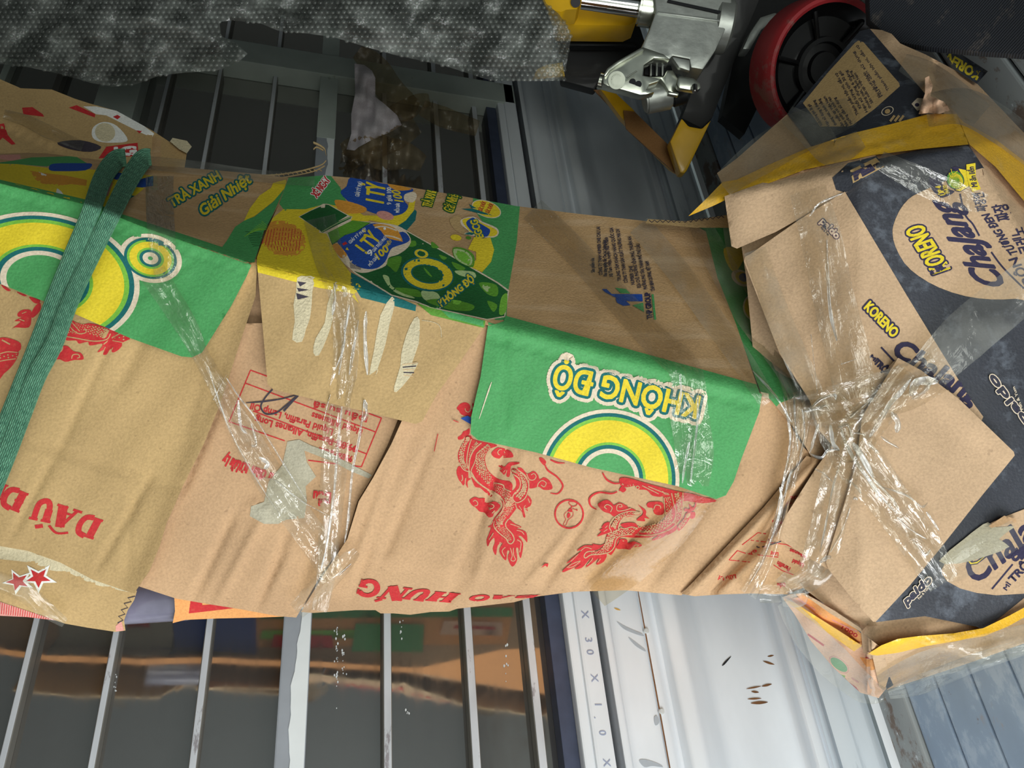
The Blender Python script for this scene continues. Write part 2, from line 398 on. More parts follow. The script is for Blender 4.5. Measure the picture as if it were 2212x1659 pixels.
def rod(name, a, b, r, mat, parent, seg=20, label=None, r2=None, bevel=0, kind=None):
    a = Vector(a); b = Vector(b); ax = b-a; bm = bmesh.new()
    bmesh.ops.create_cone(bm, cap_ends=True, segments=seg, radius1=r, radius2=r if r2 is None else r2, depth=ax.length)
    if bevel: bmesh.ops.bevel(bm, geom=[e for e in bm.edges if len(e.link_faces) == 2 and e.calc_face_angle(0) > 1], offset=bevel, segments=2, affect='EDGES')
    bmesh.ops.transform(bm, matrix=Matrix.Translation((a+b)/2) @ ax.to_track_quat('Z', 'Y').to_matrix().to_4x4(), verts=bm.verts[:])
    return from_bm(name, bm, mat, parent, label, kind, smooth=True)
def lathe(name, prof, centre, axis, mat, parent, seg=48, label=None, ang=6.2832):
    ax = Vector(axis).normalized(); q = ax.to_track_quat('Z', 'Y').to_matrix(); V = []; k = len(prof)
    for i in range(seg):
        th = ang*i/seg
        for r, z in prof: V.append(np.array(centre)+np.array(q @ Vector((r*math.cos(th), r*math.sin(th), z))))
    f = [(i*k+j, ((i+1) % seg)*k+j, ((i+1) % seg)*k+j+1, i*k+j+1) for i in range(seg) for j in range(k-1)]
    o = link(name, V, f, mat, parent, label=label); o.data.set_sharp_from_angle(angle=math.radians(35)); return o

# ------------------------------------------------------------------ the truck body (setting)
steelw = plain('white_painted_steel', (224, 230, 236), rough=.38, var=.05, scale=14, blotch=[((150, 140, 120), 30, .35, .68), ((120, 70, 40), 55, .7, .78)], mscale=(.6, 1, 1.4))
steelg = plain('grey_green_painted_steel', (176, 186, 180), rough=.45, var=.08, scale=18, blotch=[((110, 105, 90), 26, .5, .66)])
galv = plain('galvanised_strip', (206, 210, 216), rough=.35, metal=.2, var=.16, scale=26, blotch=[((120, 108, 112), 40, .7, .6)], mscale=(.35, 1, 1))
galvd = plain('dull_strip_edge', (120, 118, 112), rough=.4, metal=.3, var=.2, scale=20, mscale=(.3, 1, 1))
chip = plain('chipped_white_bar', (224, 230, 232), rough=.4, var=.03)
primer = plain('grey_primer', (150, 156, 164), rough=.5, var=.06)
navyp = plain('navy_painted_strip', (62, 70, 92), rough=.5, var=.15, scale=50)
gap_m = plain('dark_gap', (22, 24, 28), rough=.8)
m, nt, b = newmat('polished_sheet')
sc_ = nd(nt, 'ShaderNodeTexNoise', Scale=1.0, Detail=6.0, Roughness=.6); nt.links.new(mapped(nt, (3, 1, 60)), sc_.inputs['Vector'])
nt.links.new(ramp(nt, sc_.outputs[0], [(.35, (.05, .05, .05, 1)), (.75, (.14, .14, .14, 1))]), b.inputs['Roughness'])
b.inputs['Base Color'].default_value = (.46, .45, .43, 1); b.inputs['Metallic'].default_value = .92
wv = nd(nt, 'ShaderNodeTexNoise', Scale=3.2, Detail=1.0); nt.links.new(mapped(nt), wv.inputs['Vector'])
bp = nd(nt, 'ShaderNodeBump', Strength=.25, Distance=.01); nt.links.new(wv.outputs[0], bp.inputs['Height']); nt.links.new(bp.outputs[0], b.inputs['Normal'])
mirror = m
plank_m = plain('worn_blue_boards', (136, 155, 178), rough=.42, var=.16, scale=7, mscale=(.9, 1.6, 1), bump=.4,
                blotch=[((160, 176, 194), 7, .8, .50), ((150, 140, 134), 9, .6, .60), ((112, 92, 80), 24, .9, .66), ((226, 232, 240), 32, .8, .71)])
plank_d = plain('worn_grey_boards', (150, 156, 158), rough=.5, var=.14, scale=7, mscale=(.8, 1.6, 1), bump=.4,
                blotch=[((110, 92, 80), 10, .9, .52), ((220, 228, 236), 22, .9, .62)])
sill_m = plain('sill_paint', (206, 216, 224), rough=.42, var=.08, scale=8, mscale=(.4, 2, 2), bump=.3, blotch=[((120, 96, 76), 34, .8, .70), ((172, 182, 190), 10, .6, .56)])
yel0 = plain('ochre_chip', (206, 160, 80), rough=.6)
rust = plain('rust_stain', (112, 74, 40), rough=.8, var=.4)
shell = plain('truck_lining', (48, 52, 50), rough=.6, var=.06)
XA, XB = -.75, 2.5
def zat(x, y=1480, off=0): return float(WP(x, y, W-off)[2])
def xat(px, py, off=0): return float(WP(px, py, W-off)[0])
# upper part of the wall: a polished sheet behind horizontal bars
ztube0, ztube1 = zat(1243, off=.03), zat(1307, off=.03)
wall_side = box('wall_side', (XA, XB), (W+.012, W+.03), (ztube1-.02, 2.1), mirror, bevel=0, kind='structure')
for xc, w in ((45, 17), (230, 17), (437, 18), (837, 19), (1019, 19), (1155, 19)):
    z0, z1 = zat(xc+w/2, off=.006), zat(xc-w/2, off=.006)
    b_ = box('bar', (XA, XB), (W-.006, W+.012), (z0, z1), galvd, wall_side, bevel=.0012)
    box('strip', (XA, XB), (W-.0075, W-.006), (z0+.001, z1-.001), galv, b_, bevel=.0006)
for k in range(1, 9):
    z0 = zat(45, off=.006)+.085*k; b_ = box('bar', (XA, XB), (W-.006, W+.012), (z0, z0+.011), galvd if k % 3 else steelg, wall_side, bevel=.0012)
# thick bar with flaking white paint
z0, z1 = zat(667, off=.022), zat(603, off=.022)
bar = box('rail', (XA, XB), (W-.022, W+.012), (z0, z1), primer, wall_side, bevel=.002)
xs = np.linspace(-.70, 1.2, 240); zz = z0+(z1-z0)*(.50+.10*np.sin(xs*9+1)+.06*np.sin(xs*37)+.03*np.sin(xs*121)+.015*np.sin(xs*260))
V = []; f = []
for i, (x, z) in enumerate(zip(xs, zz)): V += [(x, W-.0228, z0+.0012), (x, W-.0228, z)]
for i in range(len(xs)-1): f.append((2*i, 2*i+2, 2*i+3, 2*i+1))
link('paint', V, f, chip, bar, smooth=False)
box('lower_edge', (1.2, XB), (W-.0235, W-.022), (z0, z1), steelg, bar, bevel=0)
# upright rail in the dark half and the frame it is welded to
for px, w in ((800, 42),):
    x0, x1 = xat(px, 175, .03), xat(px, 133, .03)
    box('upright', (x0, x1), (W-.03, W+.012), (ztube1, 1.7), steelg, wall_side, bevel=.002)
zb = zat(250, 205, .03); box('rail', (.9, XB), (W-.03, W+.012), (zb-.035, zb+.03), steelg, wall_side, bevel=.002)
# printed square tube, navy strip above it, black gap below
tube = box('trim_1', (XA, XB), (W-.030, W), (ztube1, zat(1265, off=.03)), steelw, bevel=.004, kind='structure')
box('upper_edge', (XA, XB), (W-.026, W), (zat(1265, off=.03)-.001, ztube0), steelw, tube, bevel=.003)
box('trim_2', (XA, XB), (W-.012, W+.012), (ztube0+.0005, zat(1199, off=.012)), navyp, bevel=.001, kind='structure')
box('trim_3', (XA, XB), (W+.012, W+.03), (ztube1-.022, ztube1+.001), gap_m, bevel=0, kind='structure')
def wall_print(items, mat, parent, off, name='print'):
    V = []; f = []; k = 0
    for (s_, c, hgt) in items:
        v, fc = glyphs(s_, .012, 0, 1); v = v-[(v[:, 0].min()+v[:, 0].max())/2, .35]
        px = c[0]+v[:, 1]*hgt/.7+v[:, 0]*hgt*.2; py = c[1]+v[:, 0]*hgt*1.15/.7
        V.append(WP(px, py, W-off)); f += [tuple(int(i)+k for i in t) for t in fc]; k += len(v)
    link(name, np.concatenate(V), f, mat, parent, smooth=False)
q = lambda a, b_: (1160+a/4.263, 1270+b_/4.263)
inkb = plain('stamped_ink', (150, 160, 186), rough=.5)
wall_print([('X', q(445, 245), 15), ('3', q(478, 478), 15), ('0', q(492, 592), 15), ('X', q(532, 830), 15), ('1', q(566, 1075), 15), ('.', q(560, 1195), 15), ('0', q(606, 1335), 15), ('X', q(645, 1610), 15)], inkb, tube, .0304)
# drop-side panel: pressed steel, one profile run along the truck
prof = [(1309, -.004), (1320, .018), (1324, .026), (1338, .026), (1341, .014), (1409, .014), (1411, .010), (1413, .014), (1428, .013), (1438, .002), (1446, .003), (1462, .020), (1488, .022), (1500, .018),
        (1530, -.016), (1548, -.020), (1690, -.020), (1704, -.012), (1716, .014), (1738, .016), (1743, .004), (1747, .002), (1750, .012)]
def run_profile(name, pr, mat, kind=None, parent=None, closed_back=.03, ref=1480):
    # smooth each corner a little
    q_ = []
    for i, (x, o_) in enumerate(pr):
        if 0 < i < len(pr)-1:
            (xa, oa), (xc, oc) = pr[i-1], pr[i+1]; q_ += [(x+(xa-x)*.22, o_+(oa-o_)*.22), (x, o_*.8+.1*(oa+oc)), (x+(xc-x)*.22, o_+(oc-o_)*.22)]
        else: q_.append((x, o_))
    pts = [WP(x, ref, W-o_) for x, o_ in q_]
    xs = np.linspace(XA, XB, 14); V = []; k = len(pts)+2
    for x in xs:
        V += [(x, p[1], p[2]) for p in pts]+[(x, W+closed_back, pts[-1][2]), (x, W+closed_back, pts[0][2])]
    f = [(i*k+j, i*k+(j+1) % k, (i+1)*k+(j+1) % k, (i+1)*k+j) for i in range(len(xs)-1) for j in range(k)]
    o = link(name, V, f, mat, parent, kind=kind); o.data.set_sharp_from_angle(angle=math.radians(50)); return o
lower = run_profile('wall_lower', prof, steelw, 'structure')
# rust pits, scratches and hinge pips on the panel
def wall_marks(name, polys, mat, off, parent):
    V = []; f = []; k = 0
    for pl in polys:
        v, t = region(smooth_curve(pl, 4, True), 6); V.append(WP(v[:, 0], v[:, 1], W-off)); f += [tuple(a+k for a in x) for x in t]; k += len(v)
    link(name, np.concatenate(V), f, mat, parent, smooth=False)
z4 = lambda pts: zp(1592, 1194, 3.568, pts)
pits = []
for (a, b_, c, e, w) in ((200, 835, 290, 862, 10), (235, 800, 285, 790, 8), (70, 1050, 190, 1028, 7), (190, 1030, 270, 1012, 10), (110, 1070, 170, 1076, 9), (80, 1128, 190, 1122, 8), (105, 1160, 240, 1152, 13)):
    pits.append(z4([(a, b_), ((a+c)/2, (b_+e)/2-w*.95), (c, e), ((a+c)/2, (b_+e)/2+w*.95)]))
wall_marks('rust_pit', pits, rust, -.0192, lower)
z3 = lambda pts: zp(1100, 1194, 3.568, pts)
smear = plain('scuff', (168, 176, 184), rough=.6)
wall_marks('scuff', [z3([(830, 530), (900, 570), (1025, 625), (1030, 642), (960, 622), (880, 585)]), z3([(920, 650), (1040, 740), (1045, 760), (970, 715)])], smear, .0146, lower)
wall_marks('scratch', [z3([(1640, 870), (1665, 835), (1710, 797), (1700, 815), (1660, 862)])], gap_m, -.0192, lower)
wall_marks('rust_line', [z3([(1005, 380), (1012, 380), (1240, 1640), (1230, 1640)])], rust, .0146, lower)
wall_marks('chip', [zp(1160, 1270, 4.263, [(710, 185), (740, 188), (770, 206), (735, 203)])], yel0, .0146, lower)
wall_marks('smudge', [zp(1160, 1270, 4.263, p) for p in ([(940, 1590), (1000, 1580), (1110, 1615), (1160, 1650), (1060, 1640), (990, 1650)], [(1080, 1190), (1110, 1180), (1125, 1240), (1090, 1265)], [(650, 245), (665, 250), (670, 285), (655, 275)])], smear, .0146, lower)
pip = plain('rivet_paint', (196, 200, 200), rough=.5)
for a_ in ((1140, 1140), (1000, 400)):
    c_ = WP(*zp(1160, 1270, 4.263, [a_])[0], W-.012); rod('hinge_pip', c_+np.array([0, .004, 0]), c_-np.array([0, .004, 0]), .004, pip, lower, 12, bevel=.001)
specks = []; r_ = random.Random(9)
for (x_, y0_, y1_, k_) in ((728, 1355, 1530, 26), (742, 1370, 1470, 14), (865, 1340, 1380, 6), (250, 1430, 1500, 8), (1095, 1390, 1480, 8), (880, 1530, 1545, 4)):
    for _ in range(k_):
        a_, c_, w_ = x_+r_.gauss(0, 2.5), r_.uniform(y0_, y1_), r_.uniform(.8, 2.2); specks.append([(a_, c_-w_*1.6), (a_+w_, c_), (a_, c_+w_*1.8), (a_-w_*.8, c_)])
spk = plain('pale_splash', (206, 210, 212), rough=.5)
wall_marks('splash', specks, spk, -.0113, wall_side)
# sloping sill boards between the panel and the floor
sill = run_profile('wall_sill', [(1751, .004), (1768, .006), (1774, .022), (1812, .030), (1818, .024), (1850, .028), (1858, .022), (1866, .010)], sill_m, 'structure', closed_back=.05, ref=1500)
wall_marks('rust_line', [zp(1592, 1194, 3.568, [(385, 480), (395, 480), (520, 900), (640, 1270), (722, 1655), (700, 1655), (612, 1270), (500, 900)])], rust, .0045, sill)

# floor: boards laid along the truck
floor = box('floor', (XA, XB), (-1.5, W+.02), (-.06, -.012), gap_m, bevel=0, kind='structure')
def fl_y(px, py): return float((P(px, py, floor_t(px, py)))[1])
yb = [fl_y(1990, 1600)]
run_profile('trim_4', [(1906, .004), (1907, .020), (1935, .022), (1937, .010)], steelw, 'structure', closed_back=.02, ref=1600)
box('trim_5', (XA, XB), (yb[0], W), (-.012, .003), plank_d, bevel=.003, kind='structure')
y = yb[0]-.002; k = 0; r_ = random.Random(4)
while y > -1.4:
    w = (.056, .058, .062, .054)[k % 4]*(1+r_.uniform(-.06, .06)); dz = r_.uniform(-.003, .002)
    box('plank', (XA, XB), (y-w, y), (-.012, dz), plank_m if y > .66 else plank_d, floor, bevel=.003); y -= w+.0035; k += 1
# the rest of the box body, out of frame: it is what keeps the far end dark
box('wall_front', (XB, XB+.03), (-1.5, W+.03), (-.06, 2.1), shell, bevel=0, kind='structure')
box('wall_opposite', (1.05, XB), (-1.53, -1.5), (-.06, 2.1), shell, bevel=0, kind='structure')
box('wall_opposite', (XA, 1.05), (-1.53, -1.5), (-.06, 2.1), plain('lightened_lining', (150, 158, 162), rough=.6), bevel=0, kind='structure')  # this half is coloured lighter to brighten the polished sheet's lower reflections
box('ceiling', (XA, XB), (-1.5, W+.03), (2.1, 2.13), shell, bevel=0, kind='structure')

# ------------------------------------------------------------------ pallet truck behind the parcel
yel = plain('yellow_enamel', (228, 178, 22), rough=.35, var=.08, coat=.3)
blk = plain('black_enamel', (14, 15, 17), rough=.6, var=.3, coat=.1)
alu = plain('cast_aluminium', (186, 190, 184), rough=.42, metal=.75, var=.10, scale=60, bump=.3)
alub = plain('zinc_plated', (200, 204, 190), rough=.25, metal=.9, var=.1, scale=40)
chrome = plain('chrome', (225, 225, 225), rough=.08, metal=1.0, var=.02)
pu = plain('red_polyurethane', (168, 44, 50), rough=.5, var=.12, scale=12, blotch=[((140, 110, 104), 14, .55, .55)])
hub = plain('black_hub', (18, 18, 20), rough=.3, var=.2, coat=.4)
tan_t = paper('tan_tape', (150, 110, 70), rough=.35)
zz3 = lambda pts: zp(1100, 0, 3.568, pts)
jt = 1.16
jp = P(1500, 150, 1.2); jack = thing('pallet_truck', 'hand pallet truck with aluminium pump, red wheel and yellow feet, behind the wrapped parcel', 'pallet truck', (jp[0], jp[1], 0))
slab('frame_beam', zz3([(1850, -420), (2100, -420), (1800, 300), (1565, 905), (1480, 985), (1330, 910), (1480, 520), (1620, 330), (1700, 100)]), lambda a, b_: 1.22+.0002*b_, .05, blk, jack, .006)
slab('frame_side', [(1640, -140), (1790, -140), (1715, 50), (1650, 140), (1640, 225), (1608, 290), (1560, 250)], 1.33, .03, blk, jack, .004)
slab('frame_plate', zz3([(380, 170), (1000, 170), (1080, 420), (720, 600), (660, 690), (400, 620)]), 1.36, .03, blk, jack, .004)
slab('frame_bar', zz3([(430, 318), (985, 318), (985, 352), (430, 352)]), 1.33, .02, blk, jack, .003)
slab('yellow_foot', zz3([(1330, 908), (1385, 972), (1485, 990), (1562, 918), (1372, 1312), (1355, 1335), (1318, 1330), (1268, 1180), (1240, 1090)]), 1.235, .03, yel, jack, .004, label='yellow foot of the frame')
st_ = slab('yellow_strut', zz3([(700, 680), (790, 690), (950, 840), (1340, 1290), (1330, 1335), (1250, 1290), (860, 900)]), lambda a, b_: 1.33-.0003*(b_-190), .02, yel, jack, .003, label='yellow strut')
slab('tan_tape', zz3([(880, 850), (965, 860), (1240, 1130), (1320, 1325), (1285, 1338), (1130, 1200), (900, 990)]), lambda a, b_: 1.32-.0003*(b_-190), .004, tan_t, st_, .001, label='brown tape round the strut')
slab('brown_card_strip', zz3([(650, 690), (740, 690), (880, 880), (840, 890)]), 1.36, .004, tan_t, st_, .001)
rod('valve_block', P(*zz3([(690, 620)])[0], 1.2), P(*zz3([(760, 640)])[0], 1.2), .012, alub, jack)
# pump: stands upright, so it lies across the picture
slab('yellow_body', zz3([(150, -420), (1000, -420), (980, 165), (915, 196), (380, 190), (300, 100)]), 1.25, .06, yel, jack, .006, label='yellow pump frame')
slab('yellow_collar', zz3([(170, -420), (560, -420), (548, 20), (520, 70), (440, 75), (400, 92), (300, 70), (240, -10)]), 1.19, .05, yel, jack, .008)
rod('socket_bolt', P(*zz3([(512, 18)])[0], 1.184), P(*zz3([(512, 18)])[0], 1.195), .0075, blk, jack)
a, b_ = P(*zz3([(560, -8)])[0], 1.2), P(*zz3([(1050, 62)])[0], 1.2)
rod('piston_rod', a, b_, .0155, chrome, jack, 32, label='chrome piston rod')
a, b_ = P(*zz3([(1000, 40)])[0], 1.19), P(*zz3([(1120, 60)])[0], 1.19)
rod('ring', a, b_, .030, alub, jack, 32, bevel=.003)
body = slab('pump_housing', zz3([(1090, -420), (1690, -420), (1722, 120), (1650, 260), (1590, 390), (1495, 535), (1400, 520), (1390, 455), (1260, 430), (1240, 455), (1040, 402), (1010, 380), (1080, 230), (1130, 90)]), 1.15, .06, alu, jack, .007, label='cast aluminium pump housing')
slab('rib', zz3([(1150, 88), (1640, 150), (1645, 168), (1140, 100)]), 1.147, .004, alu, body, .001)
slab('rib', zz3([(1225, -6), (1640, 84), (1630, 104), (1220, 12)]), 1.146, .006, gap_m, body, .001)
slab('boss', zz3([(1250, 432), (1395, 460), (1395, 548), (1310, 520)]), 1.143, .012, alu, body, .003)
lathe('end_flange', [(0, .012), (.036, .012), (.040, .008), (.040, -.012), (.036, -.016), (0, -.016)], P(*zz3([(1640, 205)])[0], 1.185), P(1600, 60, 1.2)-P(1500, 45, 1.2), alu, jack)
hook = zz3([(1030, 360), (930, 415), (830, 480), (755, 535), (722, 590), (722, 640), (760, 662), (870, 690), (1010, 730), (1060, 726), (1122, 708), (1060, 690), (1080, 650), (1150, 628), (1160, 606), (1030, 580), (1040, 500), (1120, 445), (1240, 455), (1190, 415)])
br = slab('lever_bracket', hook, 1.135, .022, alub, jack, .004, label='plated lever bracket')
slab('lever_rim', zz3([(1020, 362), (830, 470), (755, 525), (725, 580), (742, 590), (775, 545), (850, 490), (1040, 385)]), 1.128, .03, alub, br, .003)
pc = P(*zz3([(828, 618)])[0], 1.13); fw = pc-P(*zz3([(828, 618)])[0], 1.0); fw /= np.linalg.norm(fw)
rod('washer', pc, pc+fw*-.003, .0125, alub, br, 32, bevel=.001); rod('pivot_bolt', pc, pc+fw*-.010, .0085, alub, br, 6, bevel=.0015)
rod('split_pin', P(*zz3([(905, 600)])[0], 1.125), P(*zz3([(982, 548)])[0], 1.125), .0012, alub, br, 8)
for a in ((950, 632), (995, 650)):
    c_ = P(*zz3([a])[0], 1.1345); rod('slot', c_, c_-fw*.0006, .005, gap_m, br, 14)
slab('cam_plate', zz3([(1040, 590), (1165, 606), (1200, 650), (1225, 700), (1290, 720), (1300, 600), (1260, 540), (1215, 540), (1190, 590)]), 1.16, .02, alub, jack, .003)
slab('cam', zz3([(1045, 495), (1120, 448), (1235, 470), (1260, 540), (1215, 545), (1190, 592), (1040, 575)]), 1.185, .01, gap_m, jack, .002)
for x in (1085, 1130, 1175): slab('spring_coil', zz3([(x, 480), (x+16, 478), (x+16, 585), (x, 585)]), 1.178, .006, alu, jack, .002)
slab('toggle', zz3([(1300, 605), (1310, 580), (1420, 600), (1475, 640), (1480, 680), (1440, 700), (1310, 680), (1290, 650)]), 1.13, .014, alub, jack, .004)
slab('toggle_foot', zz3([(1225, 700), (1310, 712), (1305, 738), (1222, 724)]), 1.132, .01, alub, jack, .002)
rod('toggle_pin', P(*zz3([(1428, 655)])[0], 1.125), P(*zz3([(1432, 712)])[0], 1.12), .004, chrome, jack, 12, bevel=.001)
rod('roller', P(*zz3([(1040, 770)])[0], 1.19), P(*zz3([(1240, 730)])[0], 1.19), .022, alu, jack, 28, bevel=.003, label='grey steel roller')
rod('roller', P(*zz3([(1250, 770)])[0], 1.20), P(*zz3([(1360, 735)])[0], 1.20), .012, blk, jack, 20, bevel=.002)
# wheel standing on the floor
ax = nrm(np.array([-.80, -.60, .0])); Rw = .098
wx, wy = 1772, 148; tc = (Rw-CAM[2])/ray(wx, wy)[2]; wc = P(wx, wy, tc)
lathe('tyre', [(.086, .022), (.090, .0245), (.0945, .024), (.0975, .018), (Rw, .008), (Rw, -.030), (.094, -.038), (.080, -.038)], wc, ax, pu, jack, 64, label='red polyurethane tyre')
lathe('hub', [(0, .010), (.022, .010), (.024, .004), (.034, .003), (.036, .010), (.042, .010), (.044, .002), (.070, .002), (.082, .012), (.0865, .021), (.0875, .022), (.0875, -.03), (0, -.03)], wc, ax, hub, jack, 64, label='black wheel hub')
for k in range(6):
    th = k*math.pi/3+.5; q_ = Vector(ax).to_track_quat('Z', 'Y').to_matrix(); e = np.array(q_ @ Vector((math.cos(th), math.sin(th), 0)))
    rod('spoke', wc+ax*.006+e*.040, wc+ax*.012+e*.080, .0035, hub, jack, 8)
rod('axle', wc-ax*.034, wc-ax*.10, .03, alu, jack, 28)
slab('axle_arm', zp(1592, 0, 3.568, [(40, 380), (105, 380), (190, 230), (330, 120), (300, 90), (180, 130), (100, 250)]), 1.2, .03, alu, jack, .004)

# black ribbed carton beside it
ribm, nt, b = newmat('black_ribbed_card'); 
wv = nd(nt, 'ShaderNodeTexWave', Scale=110.0, Distortion=.6, Detail=1.0); wv.inputs['Detail Scale'].default_value = 2.0
wv.bands_direction = 'X'; nt.links.new(mapped(nt, (1, .25, .35), (0, .35, 0)), wv.inputs['Vector'])
ns = nd(nt, 'ShaderNodeTexNoise', Scale=22.0, Detail=7.0, Roughness=.7); nt.links.new(mapped(nt, (1, 1, 1)), ns.inputs['Vector'])
c1 = mixc(nt, ramp(nt, wv.outputs[0], [(.3, (0, 0, 0, 1)), (.8, (.5, .5, .5, 1))]), lin((40, 43, 50)), lin((62, 66, 74)))
nt.links.new(mixc(nt, ramp(nt, ns.outputs[0], [(.55, (0, 0, 0, 1)), (.72, (.6, .6, .6, 1))]), c1, lin((128, 118, 110))), b.inputs['Base Color'])
bp = nd(nt, 'ShaderNodeBump', Strength=.25, Distance=.002); nt.links.new(wv.outputs[0], bp.inputs['Height']); nt.links.new(bp.outputs[0], b.inputs['Normal']); b.inputs['Roughness'].default_value = .6
bc = P(2060, 60, .9); bcart = thing('black_carton', 'black ribbed carton with dusty scuffs beside the red wheel', 'carton', (bc[0], bc[1], 0))
def bc_t(x, y): return .995-.00048*(np.asarray(x)-1880)+.0002*np.asarray(y)*0
slab('front_panel', [(1872, -140), (1880, 44), (1905, 66), (1942, 91), (2012, 102), (2124, 112), (2290, 122), (2290, -140)], bc_t, .012, ribm, bcart, .004)
slab('inner_panel', [(1882, -140), (1888, 30), (1945, 80), (2120, 100), (2280, 110), (2280, -140)], lambda x, y: bc_t(x, y)+.02, .006, ribm, bcart, .002)

# torn paper and tape caught on the bars
zs = lambda pts: zp(550, 0, 3.568, pts)
scrap = thing('torn_paper_strip', 'crumpled grey torn paper and brown tape hanging on the bars behind the parcel', 'paper scrap', P(800, 250, 1.46))
def sc_f(x, y): return 1.46+.012*np.sin(x*.09+y*.05)+.010*np.sin(y*.11-x*.04)+.006*np.sin(x*.23)
greyp = paper('grey_paper', (196, 190, 196), var=.12)
btape = film('brown_film', (.74, .64, .48, 1), .20, (.42, .34, .22, 1), rough=.25)
sp_ = Sheet('paper', 'crumpled grey paper', zs([(770, 490), (845, 500), (905, 545), (930, 600), (930, 745), (1000, 800), (1100, 890), (1135, 965), (1060, 1010), (900, 1080), (800, 1135), (770, 1160), (708, 1152), (745, 1030), (745, 880), (775, 720)]), sc_f, 2, greyp, scrap, thick=.0008, step=8, rim=greyp); sp_.build()
def btp(name, pts, w, seed): return strip(name, zs(pts), w, lambda x, y: sc_f(x, y)+.004, btape, scrap, .004, 6, seed=seed)
btp('brown_tape', [(790, 400), (880, 470), (960, 560), (1040, 690), (1150, 800), (1250, 850)], [30, 52, 58, 62, 60, 40], 1)
btp('brown_tape', [(1060, 880), (1160, 850), (1270, 790), (1350, 770)], [36, 48, 40, 26], 2)
btp('brown_tape', [(1290, 830), (1450, 900), (1560, 940), (1720, 990)], [34, 46, 42, 34], 3)
btp('brown_tape', [(680, 1180), (850, 1130), (1000, 1180), (1160, 1200), (1300, 1260)], [40, 70, 76, 60, 34], 4)
btp('brown_tape', [(650, 1300), (760, 1210), (900, 1140), (1100, 1050), (1250, 960)], [30, 50, 56, 56, 40], 5)

# ------------------------------------------------------------------ the wrapped parcel: the surface its card follows
RX = [-180, -80, 0, 190, 317, 532, 750, 900, 1055, 1350, 1640, 1900]; RY = [345, 370, 392, 440, 490, 567, 617, 657, 697, 772, 850, 920]
TX = [-180, -80, 0, 300, 560, 700, 900, 1100, 1400, 1520, 1650, 1900]; TY = [318, 325, 331, 355, 375, 378, 405, 440, 478, 490, 560, 660]
def relu(v): return np.maximum(v, 0)
def wob(x, y): return .0012*np.sin(x*.011+y*.006)+.0009*np.sin(x*.023-y*.017+1)+.0005*np.sin(x*.05+y*.041)
def body_t(x, y):
    x = np.asarray(x, float); y = np.asarray(y, float)
    s = y-np.interp(x, RX, RY); tr = np.interp(x, [-80, 300, 800, 1640, 1900], [.765, .78, .795, .81, .83])
    top = .165*(-s)/np.maximum(np.interp(x, RX, RY)-np.interp(x, TX, TY), 30)
    fr = (.00003*s+.6e-7*s*s+4e-6*relu(y-1240)**2)*np.interp(x, [0, 500, 1000], [.12, .55, 1])
    w = 1/(1+np.exp(-np.clip(s/5, -30, 30)))
    return (tr+w*fr+(1-w)*top+wob(x, y))*.95
def sd(x, y, x1, y1, x2, y2):
    """signed distance, positive to the left of the direction when y points down (= above a left-to-right line)"""
    L = math.hypot(x2-x1, y2-y1); return ((x2-x1)*(y1-y)+(y2-y1)*(x-x1))/L
def base_t(x, y):
    x = np.asarray(x, float); y = np.asarray(y, float)
    t = .785+.00022*relu(1860-x)
    up = relu(sd(x, y, 1560, 425, 2091, 318)); rt = relu(-sd(x, y, 2240, 560, 2091, 312))
    t = t+.00075*up+.0009*rt*(y < 640)*(x > 2020)
    t = t+.0013*np.minimum(relu(-sd(x, y, 1690, 1275, 1892, 1345)), relu(-sd(x, y, 1892, 1398, 2240, 1318))+200*(x < 1880))
    return np.minimum((t+wob(x, y)*.8)*.955, floor_t(x, y)-.035)

pc_ = P(1900, 1000, .95)
par = thing('wrapped_parcel', 'tall parcel wrapped in flattened brown and green cartons and clear tape, leaning on the wall', 'parcel', (pc_[0], pc_[1], 0))
# bulk inside the wrapping
def core_thick(x, y, t): return np.clip(wall_t(x, y, .865+.065*np.clip((1300-y)/260, 0, 1))-t, .012, .22)
def core_off(x, y): return .014+.05*np.clip((y-1170)/120, 0, 1)
core = Sheet('inner_carton', 'orange and brown inner carton', [(-160, 346), (300, 372), (560, 388), (700, 392), (900, 418), (1100, 452), (1400, 490), (1520, 502), (1600, 570), (1700, 830), (1720, 1000), (1690, 1150), (1690, 1262), (1460, 1262), (1200, 1268), (1000, 1300), (640, 1312), (380, 1318), (250, 1335), (100, 1320), (-160, 1295)],
    lambda x, y: body_t(x, y)+core_off(x, y), 0, card, par, thick=core_thick, step=26, rim=orange)
core.build()
# far side of the inner carton, seen only in the polished sheet
def back(name, poly, mat, off):
    V, T = region(poly, 30); t = body_t(V[:, 0], V[:, 1])+core_off(V[:, 0], V[:, 1]); t = t+core_thick(V[:, 0], V[:, 1], t)+off
    link(name, P(V[:, 0], V[:, 1], t), T, mat, core.obj)
for (x0, x1, y0, y1, mt, o_) in ((330, 540, 1000, 1290, blue, .006), (20, 320, 1000, 1330, greypatch, .006), (550, 1200, 1000, 1262, orange, .006), (560, 1200, 1190, 1212, green, .010), (560, 900, 1230, 1250, lgreen, .010), (590, 740, 1240, 1268, red, .012), (800, 980, 1222, 1280, green, .012), (1030, 1180, 1220, 1250, peach, .012), (1060, 1160, 1230, 1240, red, .014), (100, 260, 1120, 1220, red, .010), (600, 1180, 1130, 1165, beige, .012), (700, 1100, 1142, 1153, red, .014)):
    back('print', [(x0, y0), (x1, y0+4), (x1+6, y1), (x0-6, y1-4)], mt, o_)
